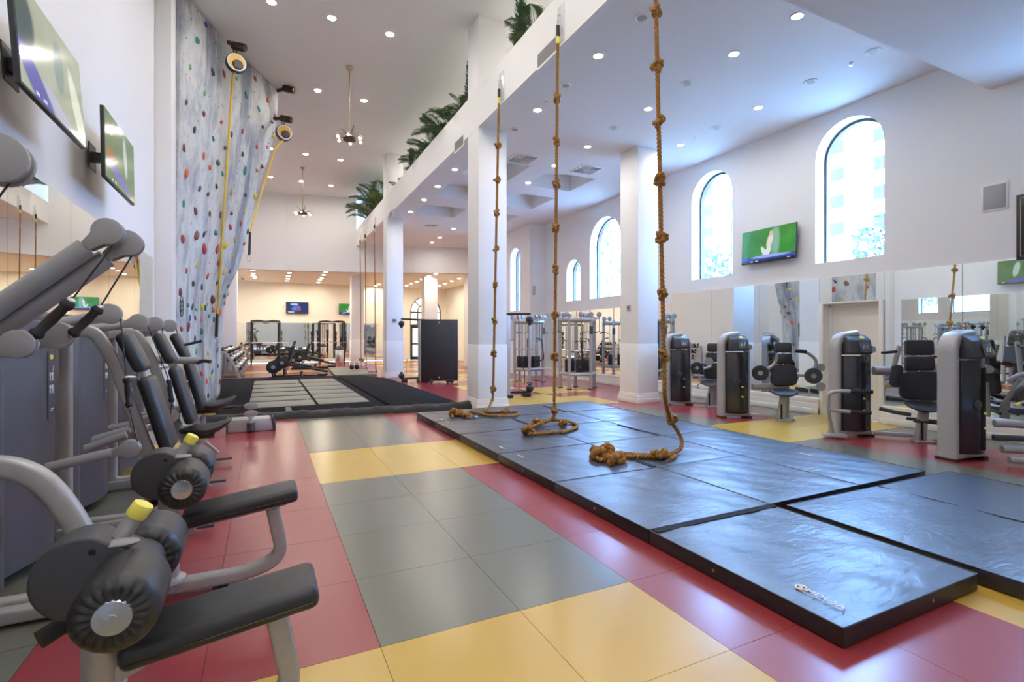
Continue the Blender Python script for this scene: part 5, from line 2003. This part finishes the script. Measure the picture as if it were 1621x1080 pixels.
# machine 4: at the right edge
m4 = put('weight machine cut by the right edge of the photo', (1513, 728), (1577, 733))
weight_tower(m4, .60)
G().tube([(.26, .02, .16), (1.4, .02, .16)], .045, 14).o('floor_tube', SILVER, m4)
G().tube([(.26, .16, .44), (1.4, .16, .44)], .045, 14).o('cross_tube', SILVER, m4)
G().tube([(.22, .10, .28), (1.4, .10, .28)], .036, 14).o('cross_tube', DRUM, m4)
G().tube([(.26, -.12, .06), (1.4, -.12, .08)], .04, 14).o('floor_tube', SILVER, m4)
disc(m4, (.46, -.06, .80), .12, .09, DRUM, 'knee_pad', rim=False)
G().tube([(.34, -.14, .72), (.46, -.14, .78)], .018, 10).o('range_lever', SILVER, m4)
G().tube([(.30, -.15, .70), (.345, -.145, .722)], .021, 10).o('yellow_cap', YELLOW, m4)
G().tube(fillet([(.42, .02, .86), (.55, -.05, 1.10), (.64, -.10, 1.26)], .08), .032, 12).o('lever_arm', SILVER, m4)
G().tube(fillet([(.34, .06, .96), (.42, -.02, 1.06), (.75, -.06, 1.06)], .08), .026, 12).o('lever_arm', SILVER, m4)
disc(m4, (.62, -.10, 1.20), .08, .05, BRONZE, 'guide_disc')

# ------------------------------------------------------------------ cable multi stations at the back right
def multi_station(label, c, rz, h=2.05, R_=.52):
    root = thing('cable_station', label, 'exercise machine', c, rz, 'multi cable stations by the right mirror')
    P5 = [(R_ * math.cos(2 * PI * k / 5 + .3), R_ * .85 * math.sin(2 * PI * k / 5 + .3)) for k in range(5)]
    for x, y in P5:
        G().tube([(x, y, .0), (x, y, h)], .05, prof=rrect(.09, .07, .02, 3), up=(1, 0, 0)).o('post', SILVER, root)
        G().b2(x - .07, x + .07, y - .07, y + .07, 0, .02).o('foot', RUBBERB, root)
    for k in range(5):
        a, b = P5[k], P5[(k + 1) % 5]
        G().tube([(*a, h - .10), (*b, h - .10)], .055, 12).o('top_beam', SILVER, root)
        G().tube([(*a, .42), (*b, .42)], .05, 12).o('bottom_beam', SILVER, root)
        G().tube([(*a, 1.08), (*b, 1.08)], .014, 8).o('tie_rod', STEEL, root)
        mx_, my_ = (a[0] + b[0]) / 2 * .72, (a[1] + b[1]) / 2 * .72
        st = G().box((mx_, my_, .66), (.20, .14, .36)).o('weight_stack', BLACKM, root, bevel=.005)
        G().cyl((mx_ - .06, my_, .46), (mx_ - .06, my_, h - .12), .010, n=8).o('guide_rod', STEEL, root)
        G().cyl((mx_ + .06, my_, .46), (mx_ + .06, my_, h - .12), .010, n=8).o('guide_rod', STEEL, root)
        G().ell((mx_ * 1.25, my_ * 1.25, .62), (.014, .014, .014), 8, 6).o('selector_pin', YELLOW, st)
        ox, oy = (a[0] + b[0]) / 2 * 1.45, (a[1] + b[1]) / 2 * 1.45
        G().tube([((a[0] + b[0]) / 2, (a[1] + b[1]) / 2, h - .06), (ox, oy, h - .04)], .025, prof=rrect(.05, .03, .008, 2), up=(0, 0, 1)).o('pulley_arm', SILVER, root)
        for t in (1.0, .62):
            Rm = Matrix.Translation((ox * t, oy * t, h + .06)) @ Matrix.Rotation(math.atan2(oy, ox), 4, 'Z') @ Matrix.Rotation(PI / 2, 4, 'X')
            G().lathe([(0, -.03), (.06, -.03), (.075, -.022), (.075, .022), (.06, .03), (0, .03)], 18, Rm).o('pulley', SILVER2, root)
        G().tube([(ox, oy, h), (ox, oy, 1.6 - .25 * (k % 2))], .006, 6).o('cable', BLACK, root)
        G().tube([(ox - .16, oy, 1.58 - .25 * (k % 2)), (ox, oy, 1.63 - .25 * (k % 2)), (ox + .16, oy, 1.58 - .25 * (k % 2))], .013, 8).o('pull_bar', BLACKM, root)
        if k in (0, 3):
            G().tube(fillet([(ox * .7, oy * .7, 1.42), (ox * 1.15, oy * 1.15, 1.40), (ox * 1.35, oy * 1.35, .75), (ox * .7, oy * .7, .68)], .1), .018, 8).o('bent_frame', BLACKM, root)
    for z in (1.55,):
        x, y = P5[4]
        G().b2(x - .05, x + .05, y - .042, y - .036, z, z + .22).o('info_plate', DRUM, root)
    return root


p = atz(914, 617, 0)
multi_station('nearer silver cable station with black weight stacks by the right pillar', (p.x + .25, p.y + .35, 0), -.4)
p = atz(835, 606, 0)
multi_station('farther silver cable station seen beside the near pillar', (p.x + .2, p.y + .3, 0), .3)

def trainer(label, c, rz):
    root = thing('functional_trainer', label, 'exercise machine', c, rz, 'black arm trainers')
    G().b2(-.16, .06, -.12, .12, 0, 2.0).o('column', SILVER, root, bevel=.03)
    for z, L in ((2.02, .62), (.13, .62)):
        G().tube([(-.35, 0, z), (L, -.02, z + (.03 if z > 1 else -.02))], .04, prof=rrect(.07, .06, .015, 2), up=(0, 1, 0)).o('arm', BLACKM, root)
        for x in (-.12, L - .02):
            d = -.12 if z > 1 else .07
            b = G().ell((x, -.05, z + d), (.10, .09, .095), 16, 10).o('pulley_ball', BLACK, root)
            G().ell((x, -.05, z + d - (.1 if z > 1 else -.1)), (.05, .05, .04), 12, 8).o('cable_stop', RUBBERB, b)
    G().tube([(.45, -.05, .30), (.46, -.05, .62), (.40, -.06, .75)], .010, 8).o('cable', BLACK, root)
    G().b2(.42, .60, -.14, .10, 0, .10).o('foot', BLACKM, root, bevel=.02)
    G().b2(-.25, .1, -.2, .2, 0, .08).o('foot', BLACKM, root, bevel=.02)
    return root


p = atz(806, 630, 0)
trainer('black arm trainer with ball pulleys right of the near pillar', (p.x - .02, p.y + .1, 0), -.05)
p = atz(655, 607, 0)
trainer('black arm trainer with ball pulleys left of the tall black panel', (p.x + .35, p.y + .5, 0), PI - .1)

# tall curved black panel
a, b = atz(673, 607, 0), atz(729, 608, 0)
root = thing('tall_panel', 'tall curved black panel with silver edge standing near the near pillar', 'machine panel', ((a.x + b.x) / 2, a.y, 0), -.38)
w = (b - a).length / 2
g = G()
for i in range(13):
    pass
pf = [(-w + 2 * w * i / 12, -.10 * math.cos((i / 12 - .5) * PI)) for i in range(13)]
poly = pf + [(w, .12), (-w, .12)]
G().prism(poly, .06, 2.03).o('panel_body', mat('satin_black_panel', (.025, .025, .028), .38), root, bevel=.01)
G().b2(-w - .05, -w, -.02, .14, .04, 2.0).o('edge_trim', SILVER, root, bevel=.01)
G().b2(w, w + .02, -.02, .14, .04, 2.0).o('edge_trim', SILVER, root, bevel=.008)
for x in (-.25, .28, .40):
    G().ell((x, -.12, .06), (.075, .07, .06), 14, 8).o('floor_knob', BLACK, root)
for z in (.18, 1.93):
    G().ell((0, -.10, z), (.02, .012, .025), 10, 6).o('bolt', PAPERW, root)

# ------------------------------------------------------------------ far gym area
def dumbbell_rack(label, c, L):
    root = thing('dumbbell_rack', label, 'rack', c, 0, 'dumbbell racks along the far left wall')
    for y in (0, L):
        G().tube(fillet([(.62, y, .03), (.42, y, .55), (.20, y, .92), (.04, y, .95), (.0, y, .03)], .12), .03, prof=rrect(.05, .09, .015, 2), up=(0, 1, 0)).o('end_frame', SILVER, root)
        G().tube([(.0, y, .04), (.66, y, .04)], .03, prof=rrect(.06, .07, .015, 2), up=(0, 1, 0)).o('foot', SILVER, root)
    for x, z in ((.50, .34), (.33, .64), (.16, .92)):
        G().box((x, L / 2, z), (.20, L, .03), Matrix.Rotation(.35, 4, 'Y')).o('shelf', BLACKM, root)
    return root
DB = None
def dumbbell(c, label):
    global DB
    if DB is None:
        g = G()
        g.cyl((-.07, 0, 0), (.07, 0, 0), .016, n=10)
        me_ = g.o('handle', STEEL)
        g = G()
        g.cyl((.07, 0, 0), (.15, 0, 0), .06, n=14)
        hd = g.o('weight_head', RUBBERB, bevel=.008)
        DB = (me_.data, hd.data)
        bpy.data.objects.remove(me_)
        bpy.data.objects.remove(hd)
    r_ = thing('dumbbell', label, 'dumbbell', c, 0, 'dumbbells on the far racks')
    r_.rotation_euler = (0, .35, 0)
    for nm, me_, rz_ in (('handle', DB[0], 0), ('weight_head', DB[1], 0), ('weight_head', DB[1], PI)):
        o = bpy.data.objects.new(nm, me_)
        COL.objects.link(o)
        o.parent = r_
        o.rotation_euler = (0, 0, rz_)
for k, y in enumerate((19.6, 21.7, 23.8, 26.6)):
    dumbbell_rack(('nearest', 'second', 'third', 'farthest')[k] + ' silver dumbbell rack beyond the climbing wall', (-1.40, y, 0), 1.75)
    for x, z, nm in ((.50, .34, 'bottom'), (.33, .64, 'middle'), (.16, .92, 'top')):
        for j in range(6):
            dumbbell((-1.40 + x + .03, y + .2 + j * .27, z + .085), '%s black dumbbell on the %s shelf of the %s rack' % (ORD[j], nm, ('nearest', 'second', 'third', 'farthest')[k]))


def plate_press(label, c, rz, s=1.0):
    root = thing('leg_press', label, 'exercise machine', c, rz, 'black plate loaded machines')
    for y in (-.35, .35):
        G().tube([(-.1, y, .05), (1.75, y, .05)], .03, prof=rrect(.07, .06, .01, 2), up=(0, 1, 0)).o('floor_rail', BLACKM, root)
        G().tube([(.35, y, .52), (1.78, y * .5, .20)], .03, prof=rrect(.08, .06, .01, 2), up=(0, 1, 0)).o('slide_rail', BLACKM, root)
        G().tube(fillet([(.0, y, .05), (-.06, y, .45), (.18, y, .80)], .15), .03, prof=rrect(.06, .06, .01, 2), up=(0, 1, 0)).o('rear_frame', BLACKM, root)
    for x in (.35, .9):
        G().b2(x - .03, x + .03, -.36, .36, .05, .42 - .2 * x).o('cross_member', BLACKM, root)
    R = Matrix.Rotation(.30, 4, 'Y')
    G().box((.55, 0, .86), (.10, .42, .62), R).o('back_pad', LEATHER, root, bevel=.03)
    G().box((.95, 0, .46), (.60, .42, .08), Matrix.Rotation(.22, 4, 'Y')).o('seat_pad', LEATHER, root, bevel=.03)
    G().tube([(.46, 0, .62), (.62, 0, 1.16)], .03, prof=rrect(.05, .05, .01, 2), up=(0, 1, 0)).o('back_post', STEEL, root)
    for q, (x, z, r_) in enumerate(((.02, .42, .225), (.30, .56, .20))):
        for y in (-.5, .5):
            disc(root, (x, y, z), r_, .06, RUBBERB, 'weight_plate')
        G().cyl((x, -.6, z), (x, .6, z), .022, n=10).o('bar', STEEL, root)
    for y in (-.25, .25):
        G().tube([(.70, y, .62), (.95, y, .70), (1.2, y, .60)], .02, 8).o('hand_rail', BLACKM, root)
    G().b2(1.45, 1.80, -.3, .3, .10, .14).o('foot_board', BLACKM, root, bevel=.01)
    return root


p = atz(432, 601, 0)
plate_press('nearer black plate loaded press behind the landing mat', (p.x + .05, p.y + .6, 0), -.12)
p = atz(466, 586, 0)
plate_press('farther black plate loaded press behind the nearer one', (p.x + .05, p.y + .8, 0), -.2)


def power_rack(label, c, w=1.25):
    root = thing('power_rack', label, 'rack', c, 0, 'black cable racks at the far wall')
    h = 2.28
    for x in (-w / 2, w / 2):
        for y in (0, .7):
            G().tube([(x, y, 0), (x, y, h)], .03, prof=rrect(.075, .075, .012, 2), up=(1, 0, 0)).o('upright', BLACKM, root)
        G().tube([(x, 0, h - .04), (x, .7, h - .04)], .03, prof=rrect(.07, .07, .012, 2), up=(0, 0, 1)).o('side_beam', BLACKM, root)
        G().tube([(x, -.1, .04), (x, .8, .04)], .03, prof=rrect(.07, .07, .012, 2), up=(0, 0, 1)).o('foot', BLACKM, root)
        for k, z in enumerate((.75, 1.05, 1.35, 1.65)):
            disc(root, (x + (.10 if x > 0 else -.10), .35, z), .13 + .02 * (k % 2), .05, RUBBERB, 'weight_plate', 'X')
    G().tube([(-w / 2, 0, h), (-w / 4, 0, h + .03), (0, 0, h - .02), (w / 4, 0, h + .03), (w / 2, 0, h)], .035, 10).o('pull_up_bar', BLACKM, root)
    G().tube([(-w / 2, .7, h), (w / 2, .7, h)], .035, 10).o('top_beam', BLACKM, root)
    G().tube([(-w * .8, -.06, 1.15), (w * .8, -.06, 1.15)], .014, 8).o('barbell', STEEL, root)
    return root


p = aty(420.5, 540, 29.6)
power_rack('left black cable rack before the far mirror', (p.x, 29.6, 0), 1.35)
p = aty(526, 540, 29.0)
power_rack('right black cable rack before the far mirror', (p.x, 29.0, 0), 1.25)
# weight bench near the racks
p = aty(455, 560, 28.2)
wb = thing('weight_bench', 'low black weight bench in front of the left far rack', 'bench', (p.x, 27.6, 0))
G().box((0, .5, .45), (.3, 1.2, .08)).o('pad', LEATHER, wb, bevel=.025)
for y in (0.05, .95):
    G().tube([(-.25, y, .02), (.25, y, .02)], .03, 8).o('foot', BLACKM, wb)
    G().tube([(0, y, .02), (0, y, .42)], .035, 8).o('post', BLACKM, wb)
# steel bin
p = atz(541, 578, 0)
tb = thing('waste_bin', 'round steel waste bin with black lid by the far pillar', 'bin', (p.x - .15, p.y - .2, 0))
G().lathe([(.20, 0), (.21, .02), (.21, .78), (.20, .80)], 24).o('body', STEEL, tb)
G().lathe([(.215, .80), (.21, .86), (.14, .96), (.05, 1.0), (0.0, 1.0)], 24).o('lid', BLACK, tb)
# kettlebells on the floor mat by the far pillar
for k, px in enumerate((558, 563.5)):
    p = atz(px, 585, .11)
    p.x += .03 if k else -.03
    kb = thing('kettlebell', ('left', 'right')[k] + ' small black kettlebell on the floor by the far pillar', 'kettlebell', p)
    G().ell((0, 0, .1), (.09, .09, .1), 16, 10).o('bell', RUBBERB, kb)
    G().tube([(.06 * math.cos(a), 0, .17 + .10 * math.sin(a)) for a in [PI * i / 10 for i in range(11)]], .014, 8).o('handle', RUBBERB, kb)
